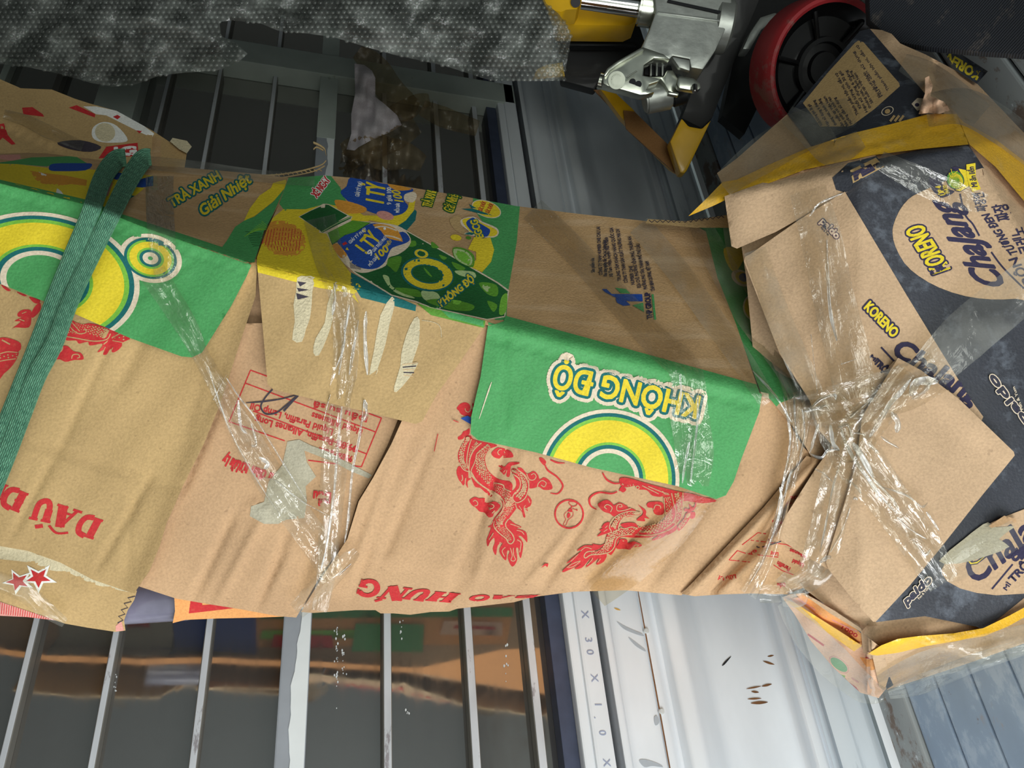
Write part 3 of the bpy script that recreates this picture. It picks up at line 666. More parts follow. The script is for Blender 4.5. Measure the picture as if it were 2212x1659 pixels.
base_core = Sheet('base_carton', 'boxed foot of the parcel', [(1585, 420), (1700, 262), (1866, 112), (1940, 135), (2085, 212), (2260, 335), (2260, 1360), (1985, 1460), (1918, 1478), (1880, 1380), (1735, 1270), (1700, 1190), (1640, 900), (1612, 600)],
    lambda x, y: base_t(x, y)+.012, 0, card2, par, thick=lambda x, y, t: np.clip(np.minimum(floor_t(x, y), wall_t(x, y, .95))-.022-t, .006, np.where((sd(x, y, 1560, 425, 2091, 318) > -20) | (x > 2090) & (y < 600), .05, .26)), step=26)
base_core.build()

# ---- printing helpers
def outlined(s, body, p0, p1, hgt, layers, mat, r=0.0, shear=0.0, sp=1.0, bend=0.0, up=None):
    """lettering with thick outlines: each outline is the glyph swollen by r px"""
    p0 = np.array(p0, float); p1 = np.array(p1, float); u = (p1-p0)/np.linalg.norm(p1-p0)
    v, f = glyphs(body, 0.0, shear, sp); x0, x1 = v[:, 0].min(), v[:, 0].max(); a = (v[:, 0]-x0)/(x1-x0)
    upv = np.array([u[1], -u[0]])*hgt/.729 if up is None else np.array(up, float)/.729
    V = p0+np.outer(a, p1-p0)+np.outer(v[:, 1]-bend*4*a*(1-a), upv)
    cnt = {}
    for t in f:
        for i, j in ((t[0], t[1]), (t[1], t[2]), (t[2], t[0])): cnt[tuple(sorted((i, j)))] = cnt.get(tuple(sorted((i, j))), 0)+1
    bd = [e for e, c in cnt.items() if c == 1]
    for rr, m in list(layers)+[(r, mat)]:
        s._add(V, f, m, True)
        if rr > 0:
            vs = []; fs = []; th = np.linspace(0, 6.2832, 8, endpoint=False)
            for i, j in bd:
                d_ = V[j]-V[i]; L = np.linalg.norm(d_)
                if L < 1e-6: continue
                nn = np.array([-d_[1], d_[0]])/L*rr; k = len(vs); vs += [V[i]+nn, V[j]+nn, V[j]-nn, V[i]-nn]; fs.append((k, k+1, k+2, k+3))
            used = sorted({i for e in bd for i in e})
            for i in used:
                k = len(vs); vs += [V[i]+rr*np.array([math.cos(q), math.sin(q)]) for q in th]; fs.append(tuple(range(k, k+8)))
            if vs: s._add(np.array(vs), fs, m, True)
        s.k += 1
RINGS = [(1, 'b'), (.945, 't'), (.893, 'l'), (.842, 'y'), (.523, 'l'), (.486, 't'), (.431, 'b'), (.367, 'g')]
RM = {'b': beige, 't': teal, 'l': lgreen, 'y': yellow, 'g': green}
def rings(s, cx, cy, a, b, ang, spec=RINGS, grow=1.0):
    for r, m in spec: s.ell(cx, cy, a*r*grow, b*r*grow, ang, RM[m], m=64)
SL = {'D': [[[(.24, 0), (.24, 1)], .26], [[(.02, .04), (.5, .04)], .09], [[(.02, .96), (.5, .96)], .09], [[(.45, .02), (.78, .12), (.9, .5), (.78, .88), (.45, .98)], .2]],
      'A': [[[(.2, 0), (.5, 1)], .10], [[(.8, 0), (.5, 1)], .27], [[(.3, .3), (.7, .3)], .08], [[(.02, .04), (.38, .04)], .09], [[(.58, .04), (1.02, .04)], .09]],
      'U': [[[(.24, 1), (.24, .35), (.36, .06), (.58, .06), (.76, .3), (.78, 1)], .2], [[(.02, .96), (.46, .96)], .09], [[(.6, .96), (1, .96)], .09], [[(.24, 1), (.24, .4)], .26]],
      'H': [[[(.24, 0), (.24, 1)], .26], [[(.78, 0), (.78, 1)], .26], [[(.24, .52), (.78, .52)], .1], [[(.02, .04), (.46, .04)], .09], [[(.02, .96), (.46, .96)], .09], [[(.56, .04), (1, .04)], .09], [[(.56, .96), (1, .96)], .09]],
      'N': [[[(.18, 0), (.18, 1)], .10], [[(.18, 1), (.8, 0)], .28], [[(.82, 0), (.82, 1)], .10], [[(0, .04), (.36, .04)], .09], [[(0, .96), (.3, .96)], .09], [[(.64, .96), (1, .96)], .09]],
      'G': [[[(.92, .8), (.7, .97), (.42, .95), (.2, .7), (.18, .35), (.36, .06), (.64, .04), (.84, .2)], .2], [[(.84, .0), (.84, .45)], .2], [[(.6, .45), (1, .45)], .09], [[(.95, .98), (.95, .66)], .08]],
      'O': [[[(.5, .97), (.22, .8), (.15, .5), (.22, .2), (.5, .03), (.78, .2), (.85, .5), (.78, .8), (.5, .97)], .2]],
      'B': [[[(.24, 0), (.24, 1)], .26], [[(.02, .04), (.5, .04)], .09], [[(.02, .96), (.5, .96)], .09], [[(.4, .97), (.78, .88), (.8, .64), (.4, .54)], .16], [[(.4, .54), (.84, .42), (.86, .14), (.4, .03)], .18]]}
def slab_text(s, seq, mat):
    """heavy slab-serif capitals; seq of (letter, origin, u vector, v vector, marks)"""
    for ch, o, u, v, marks in seq:
        o = np.array(o, float); u = np.array(u, float); v = np.array(v, float)
        for pts, w in SL[ch]+list(marks):
            q = smooth_curve(pts, 5) if len(pts) > 2 else np.array(pts, float)
            g = np.gradient(q, axis=0); g /= np.linalg.norm(g, axis=1)[:, None]+1e-9; nn = np.stack([-g[:, 1], g[:, 0]], 1)*w*.66
            V = np.concatenate([q+nn, q-nn]); k = len(q); V = o+V[:, :1]*u+V[:, 1:]*v
            s._add(V, [(i, i+1, k+i+1, k+i) for i in range(k-1)], mat, True)
    s.k += 1
def scales(s, pts, w, mat, rows=3, gap=8.5, jit=.18, seed=3):
    """light scale cells along a dragon's body"""
    q = resample([tuple(p) for p in smooth_curve(pts, 8)], gap, False); ws = np.interp(np.linspace(0, 1, len(q)), np.linspace(0, 1, len(w)), w)
    g = np.gradient(q, axis=0); g /= np.linalg.norm(g, axis=1)[:, None]+1e-9; nn = np.stack([-g[:, 1], g[:, 0]], 1); r = np.random.default_rng(seed)
    for i in range(len(q)):
        for j in range(rows):
            o = (j+.5+(i % 2)*.5)/rows-.5
            if abs(o) > .46: continue
            c = q[i]+nn[i]*o*ws[i]+r.uniform(-1, 1, 2)*jit*4; e = min(gap*.40, ws[i]/rows*.40)*r.uniform(.75, 1.05)
            V = np.array([c+g[i]*e*1.15, c+nn[i]*e*.9, c-g[i]*e*.9, c-nn[i]*e*.9]); s._add(V, [(0, 1, 2, 3)], mat, True)
    s.k += 1

# ------------------------------------------------------------------ brown cards on the front
S3 = Sheet('card_sheet', 'brown card with a red printed table under torn grey paper', [(440, 700), (1060, 690), (870, 880), (838, 960), (803, 1032), (772, 1083), (747, 1170), (694, 1240), (640, 1334), (600, 1331), (520, 1316), (450, 1305), (380, 1293), (298, 1266), (300, 900)], body_t, 0, card, par,
    creases=[(470, 880, 395, 1055, 7, 0.0060), (545, 1090, 700, 1150, 6, -0.0045), (500, 1120, 420, 1290, 9, 0.0045), (560, 1130, 470, 1300, 9, -0.0045), (620, 1150, 560, 1310, 9, 0.0045), (700, 1120, 640, 1300, 8, 0.0037), (640, 1060, 760, 1090, 6, 0.0037), (610, 1200, 545, 1320, 6, 0.0037)])
zc = lambda pts: zp(450, 780, 3.568, pts)
tl = [((325, 70), (160, 468)), ((1335, 440), (1180, 815)), ((325, 70), (1335, 440)), ((285, 170), (1292, 548)), ((345, 385), (1220, 716)), ((165, 468), (590, 615)), ((770, 765), (1180, 815))]
for a, b in tl: S3.stroke(zc([a, b]), 2.6, red, smooth=0)
S3.k += 1
def t3(body, a, b, hh, m=red, r=.6): outlined(S3, body, zc([a])[0], zc([b])[0], hh, [], m, r)
t3('Liquid Paraffin, Lamp Oil', (965, 525), (335, 322), 15); t3('Liquid Alkaness', (1190, 530), (805, 395), 14); t3('Dầu su sẩ', (1230, 430), (820, 310), 13)
t3('99.8% Paraffin, Alkanes Long', (1150, 655), (370, 425), 15); t3('99.8% Paraffin', (1115, 735), (860, 665), 14); t3('Dầu đèn lửu', (600, 905), (230, 765), 21, r=1.2); t3('Lửu Ly', (255, 785), (135, 720), 24, r=1.2); t3('Dầu', (945, 1015), (815, 1002), 24, r=1.2)
S3.poly(zc([(610, 620), (700, 605), (790, 650), (930, 700), (1060, 775), (1265, 880), (1235, 905), (1100, 850), (960, 775), (740, 690), (760, 780), (830, 890), (750, 965), (760, 1080), (740, 1210), (600, 1222), (540, 1255), (430, 1255), (320, 1195), (330, 1120), (430, 1085), (465, 930), (570, 800)]), greypatch)
S3.stroke(zc([(495, 218), (440, 280), (405, 350), (440, 405), (520, 400), (600, 340), (690, 262)]), 3.4, ink); S3.stroke(zc([(290, 322), (420, 312), (560, 292), (690, 262), (650, 310), (580, 385)]), [1.5, 4, 3, 2, 4, 5], ink); S3.k += 1
S3.stroke([(487, 690), (500, 668), (505, 662)], [3, 12, 2], yellow); S3.stroke([(462, 722), (482, 725)], [8, 5], pgreen); S3.build()

S4 = Sheet('card_sheet', 'brown card with two red dragons and a lamp emblem', [(1060, 690), (1660, 840), (1735, 965), (1755, 985), (1650, 1095), (1560, 1190), (1472, 1286), (1352, 1275), (1240, 1278), (1150, 1290), (1110, 1301), (987, 1315), (970, 1321), (930, 1322), (886, 1328), (850, 1325), (822, 1325), (811, 1318), (769, 1318), (676, 1324), (650, 1322), (700, 1240), (750, 1165), (775, 1083), (806, 1032), (845, 960), (890, 860)], body_t, 1, card, par,
    lift=lambda x, y: -.0004*relu(-sd(x, y, 769, 1205, 1230, 1276))*(x < 1300)+.008*np.exp(-(sd(x, y, 690, 1250, 850, 940)/22)**2),
    creases=[(1095, 960, 955, 1330, 9, 0.0051), (1130, 980, 1000, 1330, 8, -0.0030), (1060, 1060, 1010, 1240, 7, 0.0037), (1300, 1060, 1160, 1290, 10, 0.0045), (1430, 1100, 1230, 1290, 7, 0.0045), (1250, 1130, 1130, 1270, 9, -0.0037), (860, 960, 760, 1240, 9, -0.0045), (930, 960, 830, 1200, 10, 0.0036), (790, 1200, 760, 1300, 6, 0.0045), (1000, 1255, 960, 1310, 6, 0.0045), (1590, 1000, 1390, 1280, 12, 0.0037)])
zd = lambda pts: zp(960, 840, 7.3733, pts); ze = lambda pts: zp(960, 1010, 7.3733, pts); zf = lambda pts: zp(1200, 1010, 6.1444, pts); zh = lambda pts: zp(950, 800, 3.568, pts)
# left dragon: silhouettes first, then the light lines and scales
for pts in ([(195, 310), (250, 240), (320, 215), (385, 235), (415, 290), (400, 350), (440, 330), (450, 430), (330, 430), (260, 400), (230, 350)], [(440, 235), (470, 240), (460, 300)],
            [(400, 630), (395, 720), (330, 760), (290, 800), (225, 810), (215, 770), (270, 730), (300, 680), (350, 660)],
            [(340, 740), (420, 750), (460, 800), (600, 840), (840, 900), (720, 960), (650, 1080), (660, 1200), (700, 1300), (790, 1390), (900, 1450), (1030, 1470), (1085, 1530), (1080, 1620), (1130, 1570), (1140, 1480), (1090, 1360), (1060, 1290), (1110, 1265), (1200, 1330), (1290, 1420), (1335, 1540), (1330, 1680), (1280, 1780), (1170, 1840), (1150, 1900), (1040, 2050), (980, 2140), (975, 2220), (1090, 2330), (1120, 2400), (1100, 2480), (1030, 2490), (970, 2400), (800, 2260), (770, 2120), (830, 2010), (920, 1900), (930, 1800), (880, 1720), (740, 1640), (600, 1560), (490, 1440), (420, 1310), (330, 1290), (240, 1180), (215, 1050), (260, 920), (320, 820)],
            [(240, 1230), (380, 1290), (400, 1420), (430, 1430), (370, 1480), (375, 1580), (330, 1510), (300, 1540), (265, 1490), (230, 1450), (195, 1350), (200, 1280)],
            [(430, 1400), (520, 1500), (660, 1600), (760, 1690), (730, 1720), (680, 1670), (640, 1640), (570, 1580), (490, 1560), (450, 1480)],
            [(860, 1230), (900, 1210), (960, 1240), (1040, 1170), (1180, 1170), (1190, 1190), (1110, 1215), (1060, 1240), (1040, 1390), (990, 1395), (990, 1330), (950, 1370), (920, 1340), (880, 1300), (900, 1260)],
            [(1160, 1270), (1230, 1260), (1320, 1350), (1420, 1310), (1490, 1370), (1520, 1440), (1590, 1410), (1680, 1470), (1720, 1590), (1590, 1610), (1500, 1560), (1430, 1580), (1350, 1580), (1340, 1480), (1290, 1370)],
            [(750, 1020), (840, 940), (950, 950), (1060, 1000), (1095, 1085), (960, 1100), (860, 1110), (780, 1080)],
            [(1510, 1100), (1560, 1100), (1620, 1160), (1590, 1220), (1530, 1160)]):
    S4.poly(zd(pts), red, smooth=4)
S4.stroke(zd([(1690, 1130), (1800, 1175), (1920, 1182)]), [3, 4, 1], red)
S4.stroke(zd([(1600, 1210), (1650, 1300), (1790, 1400), (1880, 1520), (1870, 1600), (1800, 1670), (1690, 1660)]), [2.5, 4, 3.5, 4, 3.5, 3, 2], red)
S4.k += 1
for pts in ([(1160, 560), (1260, 500), (1320, 440), (1390, 520), (1370, 610), (1320, 640), (1330, 700), (1260, 640), (1290, 780), (1260, 790), (1230, 700), (1160, 640)],
            [(400, 525), (480, 470), (560, 490), (650, 490), (700, 560), (800, 540), (890, 600), (850, 680), (790, 720), (770, 780), (700, 790), (640, 720), (560, 700), (500, 640), (440, 600)],
            [(830, 470), (900, 520), (930, 600), (900, 700), (800, 800), (750, 900), (690, 950), (740, 960), (700, 1080), (670, 1160), (690, 1260), (730, 1180), (790, 1120), (800, 1200), (770, 1300), (820, 1395), (850, 1240), (930, 1200), (880, 1290), (890, 1380), (980, 1480), (1000, 1330), (1040, 1340), (1010, 1440), (1080, 1580), (1160, 1470), (1140, 1290), (1180, 1290), (1190, 1390), (1220, 1440), (1255, 1250), (1240, 1170), (1180, 1100), (1220, 1090), (1280, 1150), (1320, 1190), (1310, 1050), (1250, 1000), (1150, 970), (1230, 950), (1130, 900), (1030, 830), (980, 900), (980, 980), (1090, 1080), (1110, 1160), (1060, 1210), (980, 1150), (800, 1000), (790, 880), (900, 740), (950, 620), (930, 540)]):
    S4.poly(ze(pts), red, smooth=3)
bl = lambda z, pts, w=2.2, sm=6: S4.stroke(z(pts), w, card, smooth=sm)
for z, pts, w in ((zd, [(590, 860), (480, 960), (410, 1100), (390, 1260), (395, 1420)], 2.6), (zd, [(430, 800), (390, 920), (360, 1080), (360, 1200), (390, 1310), (300, 1280), (230, 1170)], 2.2), (zd, [(690, 890), (620, 950), (520, 1030), (500, 1120), (470, 1200), (430, 1290), (420, 1400)], 2.0),
        (zd, [(430, 1330), (520, 1470), (660, 1580), (800, 1650), (900, 1720)], 2.6), (zd, [(340, 1420), (330, 1500), (340, 1540)], 2), (zd, [(280, 1370), (290, 1430), (270, 1470)], 2), (zd, [(690, 1500), (800, 1500), (930, 1530), (960, 1590), (1060, 1640)], 2.6), (zd, [(1080, 1350), (1180, 1420), (1210, 1500), (1190, 1600), (1120, 1680)], 2.4),
        (zd, [(330, 310), (340, 350), (380, 370), (420, 340)], 1.6), (zd, [(960, 1090), (965, 1020), (900, 965), (850, 1000), (870, 1050), (920, 1030)], 1.7), (zd, [(1380, 1370), (1430, 1350), (1460, 1400), (1420, 1450), (1350, 1440), (1310, 1350)], 1.8), (zd, [(1540, 1530), (1590, 1560), (1620, 1500), (1560, 1460), (1500, 1500), (1480, 1560)], 1.8),
        (zd, [(880, 1290), (920, 1270)], 1.2), (zd, [(940, 1330), (970, 1290)], 1.2), (zd, [(985, 1340), (995, 1290)], 1.2),
        (ze, [(440, 130), (560, 260), (740, 380), (900, 480), (950, 580), (920, 690), (830, 800), (785, 880), (800, 960), (880, 1050), (980, 1130), (1020, 1200), (1070, 1210), (1110, 1150), (1080, 1060), (990, 960), (975, 890), (1020, 820)], 2.4), (ze, [(1340, 200), (1340, 340), (1280, 490), (1160, 560), (1090, 500), (1110, 420), (1200, 330)], 2.2), (ze, [(1130, 570), (1150, 640), (1190, 680)], 2),
        (ze, [(460, 540), (490, 520), (530, 560), (520, 600), (480, 610)], 1.8), (ze, [(700, 640), (760, 650), (790, 610), (740, 580), (690, 600), (680, 650), (740, 670)], 1.8), (ze, [(860, 560), (900, 600), (880, 650), (800, 690), (760, 730)], 2),
        (ze, [(1050, 900), (1120, 920), (1200, 950)], 1.6), (ze, [(1150, 1000), (1230, 1020), (1270, 1070)], 1.6), (ze, [(1160, 1150), (1220, 1200), (1200, 1350)], 1.8), (ze, [(1050, 1280), (1080, 1400), (1060, 1470), (1100, 1490), (1130, 1460), (1100, 1380), (1100, 1280)], 1.7), (ze, [(970, 1270), (920, 1330), (960, 1420)], 1.7), (ze, [(900, 1190), (840, 1230), (800, 1290)], 1.6), (ze, [(780, 1040), (750, 1090), (710, 1150)], 1.8), (ze, [(850, 1120), (850, 1180)], 1.5), (ze, [(770, 850), (740, 920)], 1.4), (ze, [(1330, 490), (1360, 560)], 1.5), (ze, [(1290, 600), (1270, 640), (1320, 660)], 1.4), (ze, [(1190, 610), (1230, 680)], 1.4)):
    bl(z, pts, w)
S4.k += 1
scales(S4, zd([(380, 800), (310, 900), (270, 1050), (290, 1180), (350, 1270)]), [9, 12, 15, 14, 8], card, 2, 7)
scales(S4, zd([(520, 860), (440, 960), (400, 1080), (390, 1200)]), [9, 8, 6, 3], card, 2, 6.5)
scales(S4, zd([(720, 920), (600, 1010), (570, 1150), (590, 1290), (700, 1440), (800, 1560), (960, 1660), (1030, 1780), (1040, 1860), (960, 1990), (880, 2110), (890, 2200), (1000, 2320), (1040, 2410)]), [15, 18, 22, 25, 20, 14, 18, 20, 22, 19, 18, 16, 13, 9], card, 4, 7)
scales(S4, zd([(1110, 1300), (1220, 1390), (1270, 1500), (1260, 1620), (1180, 1730)]), [7, 10, 13, 16, 17], card, 2, 8)
# lamp emblem in its ring
for cx_, cy_, a_ in ((1229.5, 1110.5, 32.2),): S4.ell(cx_, cy_, a_, a_, 0, red, inner=.89)
for pts, w in (([(1990, 545), (1985, 575), (2040, 620), (2100, 605), (2110, 570), (2060, 545), (1990, 545)], 1.6), ([(2030, 620), (2010, 660), (1960, 700)], 2.2), ([(2040, 655), (2110, 680)], 1.3), ([(1950, 700), (1910, 750), (1920, 800), (1935, 830), (1895, 910), (1935, 920), (1970, 840), (2040, 780), (2050, 720), (2030, 690)], 1.1)): S4.stroke(ze(pts), w, red)
S4.poly(ze([(1990, 650), (2040, 670), (2030, 710), (1960, 700)]), red); S4.poly(ze([(1980, 720), (2010, 760), (1965, 810), (1955, 760)]), red, smooth=3); S4.disc(*ze([(2112, 678)])[0], 1.6, red)
# right dragon
for pts in ([(600, 550), (560, 490), (620, 445), (690, 430), (750, 470), (780, 500), (850, 465), (930, 500), (960, 520), (880, 560), (960, 530), (1070, 570), (1000, 590), (880, 600), (780, 650), (720, 610), (650, 590)],
            [(1210, 490), (1260, 455), (1420, 465), (1440, 600), (1380, 632), (1310, 610), (1290, 540), (1230, 530)],
            [(1095, 490), (1120, 510), (1200, 570), (1200, 640), (1250, 680), (1180, 670), (1190, 710), (1130, 710), (1075, 700), (1110, 660), (1150, 630), (1160, 580)],
            [(970, 140), (1180, 200), (1400, 260), (1640, 320), (1820, 350), (1920, 380), (2140, 440), (2000, 470), (1900, 470), (1830, 460), (1700, 450), (1680, 600), (1680, 680), (1620, 740), (1600, 830), (1480, 900), (1330, 960), (1280, 960), (1360, 900), (1240, 930), (1100, 930), (1000, 930), (880, 920), (830, 980), (800, 1070), (740, 1160), (690, 1140), (620, 1180), (540, 1150), (450, 1200), (390, 1180), (400, 1130), (500, 1120), (600, 1080), (660, 990), (680, 900), (760, 840), (880, 800), (960, 830), (860, 760), (960, 730), (1060, 740), (1110, 790), (1230, 770), (1380, 740), (1460, 640), (1440, 400), (1380, 390), (1280, 370), (1210, 300), (1090, 290), (1060, 240), (960, 260), (880, 250), (850, 200), (860, 140)],
            [(840, 310), (880, 250), (940, 290), (900, 330), (860, 310)],
            [(1130, 610), (1060, 590), (930, 600), (830, 650), (760, 730), (730, 810), (760, 845), (830, 800), (860, 700), (930, 660), (1080, 640)],
            [(720, 730), (650, 740), (610, 800), (640, 800), (580, 830), (610, 850), (550, 915), (650, 885), (740, 850)],
            [(660, 1005), (600, 1030), (480, 1010), (500, 1030), (380, 1035), (280, 1105), (350, 1100), (250, 1180), (140, 1275), (220, 1250), (110, 1350), (95, 1390), (200, 1350), (350, 1270), (250, 1345), (350, 1330), (440, 1230), (480, 1200), (400, 1325), (490, 1270), (580, 1200), (540, 1290), (640, 1250), (680, 1150), (560, 1140), (440, 1160), (400, 1120), (560, 1090)],
            [(860, 950), (950, 960), (960, 1000), (1040, 980), (1140, 1020), (1130, 1050), (1020, 1060), (990, 1090), (920, 1080), (820, 1080), (810, 1050), (840, 1000)],
            [(1800, 590), (1850, 590), (1850, 660), (1800, 680), (1760, 640), (1720, 620), (1770, 590), (1710, 580), (1720, 540), (1780, 550), (1770, 480), (1830, 530), (1860, 460), (1870, 500), (1840, 560)],
            [(1790, 600), (1790, 650), (1740, 740), (1640, 840), (1620, 780), (1700, 680), (1740, 600)]):
    S4.poly(zf(pts), red, smooth=3)
S4.stroke(zf([(625, 70), (680, 160), (780, 210), (870, 205)]), [2.5, 4, 3.5, 2.5], red); S4.stroke(zf([(820, 320), (740, 345), (590, 330), (490, 370), (450, 430), (470, 510), (545, 555)]), [2.5, 3.6, 4, 4, 4, 3.5, 2], red)
S4.k += 1
for pts, w in (([(680, 550), (650, 520), (690, 490), (750, 530), (730, 590)], 1.9), ([(840, 520), (880, 520), (870, 490), (820, 500), (820, 570), (900, 570), (1000, 540)], 1.9), ([(1350, 570), (1390, 550), (1390, 510), (1330, 500), (1300, 560)], 1.9),
        ([(1130, 600), (1000, 580), (850, 620), (750, 700), (715, 790), (740, 850), (690, 880)], 2), ([(1100, 640), (960, 640), (880, 690), (840, 770), (830, 830), (770, 850)], 2.2), ([(1100, 780), (1130, 840), (1200, 850), (1290, 840)], 2), ([(860, 800), (930, 810), (1000, 790), (1060, 800), (1120, 850), (1180, 860)], 2),
        ([(1690, 330), (1690, 520), (1660, 680), (1560, 790), (1430, 860), (1250, 900), (1000, 890), (860, 910), (800, 960), (780, 1050), (720, 1120), (600, 1150), (470, 1160), (400, 1200), (380, 1170), (420, 1120), (520, 1110)], 2.2), ([(1540, 340), (1570, 480), (1600, 600), (1560, 720), (1430, 820)], 2.2), ([(1440, 400), (1450, 560), (1470, 640)], 2), ([(1540, 560), (1520, 620), (1540, 680)], 1.5),
        ([(880, 1020), (920, 1020), (940, 990), (890, 970)], 1.7), ([(1030, 1060), (1060, 1030), (1100, 1030), (1080, 1050)], 1.5), ([(150, 1330), (220, 1280), (330, 1240), (240, 1310), (170, 1330)], 1.5), ([(200, 1250), (300, 1150)], 1.4), ([(330, 1110), (400, 1060), (480, 1080)], 1.5), ([(420, 1290), (480, 1230), (490, 1200)], 1.5), ([(560, 1260), (600, 1210)], 1.5),
        ([(1150, 240), (1250, 290), (1370, 350)], 1.8), ([(1230, 250), (1330, 290), (1430, 330), (1500, 345)], 1.8), ([(1420, 310), (1450, 350), (1510, 360)], 1.6), ([(880, 230), (890, 215), (905, 235)], 1.3), ([(960, 230), (965, 250)], 1.2), ([(990, 225), (995, 245)], 1.2), ([(1030, 215), (1035, 240)], 1.2), ([(660, 800), (690, 770)], 1.4), ([(640, 850), (690, 820)], 1.4), ([(1360, 940), (1400, 910)], 1.5), ([(1430, 930), (1480, 890)], 1.5)):
    bl(zf, pts, w)
S4.k += 1
S4.ell(*zf([(1090, 265)])[0], 4.2, 4.2, 0, card, inner=.6)
scales(S4, zf([(1490, 400), (1510, 560), (1490, 700), (1340, 800), (1180, 820), (1000, 850), (860, 850), (740, 920), (700, 1020), (620, 1110), (480, 1145)]), [13, 15, 18, 24, 18, 14, 17, 20, 19, 14, 8], card, 3, 7)
scales(S4, zf([(1610, 350), (1640, 480), (1640, 600), (1580, 740)]), [14, 14, 12, 9], card, 2, 7)
scales(S4, zf([(1060, 605), (920, 625), (820, 690), (770, 790)]), [6, 9, 13, 16], card, 2, 7.5); scales(S4, zf([(1760, 640), (1700, 730), (1640, 800)]), [8, 11, 9], card, 2, 6.5)
S4.poly(zf([(1740, 620), (1790, 605), (1780, 650), (1740, 665)]), card, smooth=3); S4.poly(zf([(1040, 598), (1115, 600), (1110, 625), (1050, 625)]), card, smooth=3); S4.poly(zd([(345, 770), (400, 770), (395, 830), (350, 830)]), card, smooth=3); S4.poly(zd([(1075, 1285), (1130, 1310), (1140, 1345), (1080, 1320)]), card, smooth=3)
S4.stroke(zh([(105, 385), (145, 400)]), 1.8, red); S4.poly(ze([(1540, 1600), (1600, 1530), (1660, 1530), (1640, 1590), (1610, 1560)]), red); S4.stroke([(938, 975), (946, 937)], 1.6, red)
S4.poly(zh([(160, 370), (215, 350), (240, 365), (238, 415)]), blue)
# BẢO HÙNG, upside down along the lower fold
zi = lambda a, b: np.array([560+a/3.3515, 1200+b/3.3515])
def up_side(z, ch, right_top, left_top, right_bot, marks=()):
    o = z(*right_top); return (ch, o, z(*left_top)-o, z(*right_bot)-o, marks)
slab_text(S4, [up_side(zi, 'G', (895, 200), (735, 172), (862, 306)), up_side(zi, 'N', (1112, 240), (930, 218), (1030, 330), [[[(.95, 1.25), (.75, 1.05)], .12]]), up_side(zi, 'U', (1275, 262), (1110, 240), (1190, 334)), up_side(zi, 'H', (1465, 278), (1275, 262), (1390, 342)),
    up_side(zi, 'O', (1690, 292), (1550, 285), (1640, 332)), up_side(zi, 'A', (1860, 292), (1700, 288), (1800, 318)), up_side(zi, 'B', (2040, 286), (1880, 290), (1990, 306))], red)
S4.build()

S5 = Sheet('card_sheet', 'narrow rolled card strip with small red print beside the foot', [(1742, 985), (1800, 1000), (1830, 1190), (1785, 1250), (1700, 1284), (1620, 1282), (1560, 1284), (1500, 1288), (1472, 1283), (1500, 1254), (1560, 1190), (1650, 1095)], lambda x, y: body_t(x, y)-.004, 1, card, par,
    lift=lambda x, y: .010*np.exp(-((sd(x, y, 1472, 1286, 1752, 990)+14)/11)**2)-.012*np.exp(-((sd(x, y, 1472, 1286, 1752, 990)+40)/11)**2), creases=[(1720, 1130, 1560, 1275, 7, -.004), (1650, 1170, 1600, 1260, 6, .004)])
zj = lambda pts: zp(1460, 960, 4.88, pts)
for pts in ([(865, 930), (700, 1060)], [(650, 1120), (560, 1218)], [(865, 930), (960, 945)], [(790, 1010), (1160, 1055), (1230, 1085)], [(650, 1120), (740, 1150), (1080, 1190)], [(560, 1218), (780, 1240)], [(1030, 1270), (1120, 1330), (1240, 1375)]): S5.stroke(zj(pts), 1.8, red, smooth=0)
S5.stroke(zj([(1110, 1020), (1020, 1050), (880, 1085), (850, 1060), (890, 1030)]), 2.6, ink)
for body, a, b, hh in (('oil', (850, 1110), (770, 1120), 8), ('Long', (1080, 1140), (1000, 1135), 8), ('Paraffin', (1210, 1300), (1080, 1230), 10), ('Liquid', (1350, 1260), (1240, 1210), 9), ('Lửu Ly', (630, 1370), (440, 1400), 9), ('Dầu', (1150, 1460), (1070, 1465), 8), ('ốc', (1280, 540), (1205, 550), 9), ('Lọ', (1240, 620), (1170, 610), 10), ('mẫu', (1120, 810), (1020, 800), 8), ('Alkanes', (1390, 1170), (1210, 1100), 8)): outlined(S5, body, zj([a])[0], zj([b])[0], hh, [], red, .5)
S5.build()

S1 = Sheet('card_sheet', 'brown card with red dragon and upside-down lettering at the strapped end', [(-170, 540), (556, 560), (552, 640), (525, 720), (476, 872), (440, 960), (395, 1050), (390, 1062), (378, 1090), (360, 1130), (345, 1180), (322, 1235), (303, 1262), (290, 1282), (270, 1276), (200, 1252), (130, 1215), (60, 1190), (-170, 1150)], body_t, 1, cardO, par,
    lift=lambda x, y: .006*np.exp(-(sd(x, y, 330, 1220, 440, 960)/25)**2), creases=[(40, 944, 395, 1058, 9, .0024), (245, 720, 130, 970, 8, .0022), (310, 730, 260, 830, 14, .002), (320, 1040, 215, 1220, 8, .003), (110, 1000, 30, 1150, 8, .0025), (290, 1050, 270, 1250, 5, .002), (465, 790, 420, 930, 9, -.002)])
zk = lambda a, b: np.array([a/3.568, 800+b/3.568])
S1.pn = 'printed_lettering'; slab_text(S1, [up_side(zk, 'D', (800, 1158), (640, 1106), (722, 1304)), up_side(zk, 'A', (640, 1092), (450, 1030), (555, 1240), [[[(.1, 1.12), (.5, 1.3), (.9, 1.08)], .08], [[(1.1, 1.18), (1.35, 1.34)], .14]]), up_side(zk, 'U', (440, 1020), (270, 985), (390, 1178)), up_side(zk, 'D', (225, 955), (60, 890), (150, 1098), [[[(.05, .5), (.45, .5)], .08]]), up_side(zk, 'B', (70, 890), (-120, 830), (10, 1000))], red)
S1.pn = 'printed_dragon'
zl = lambda pts: zp(0, 600, 7.3733, pts)
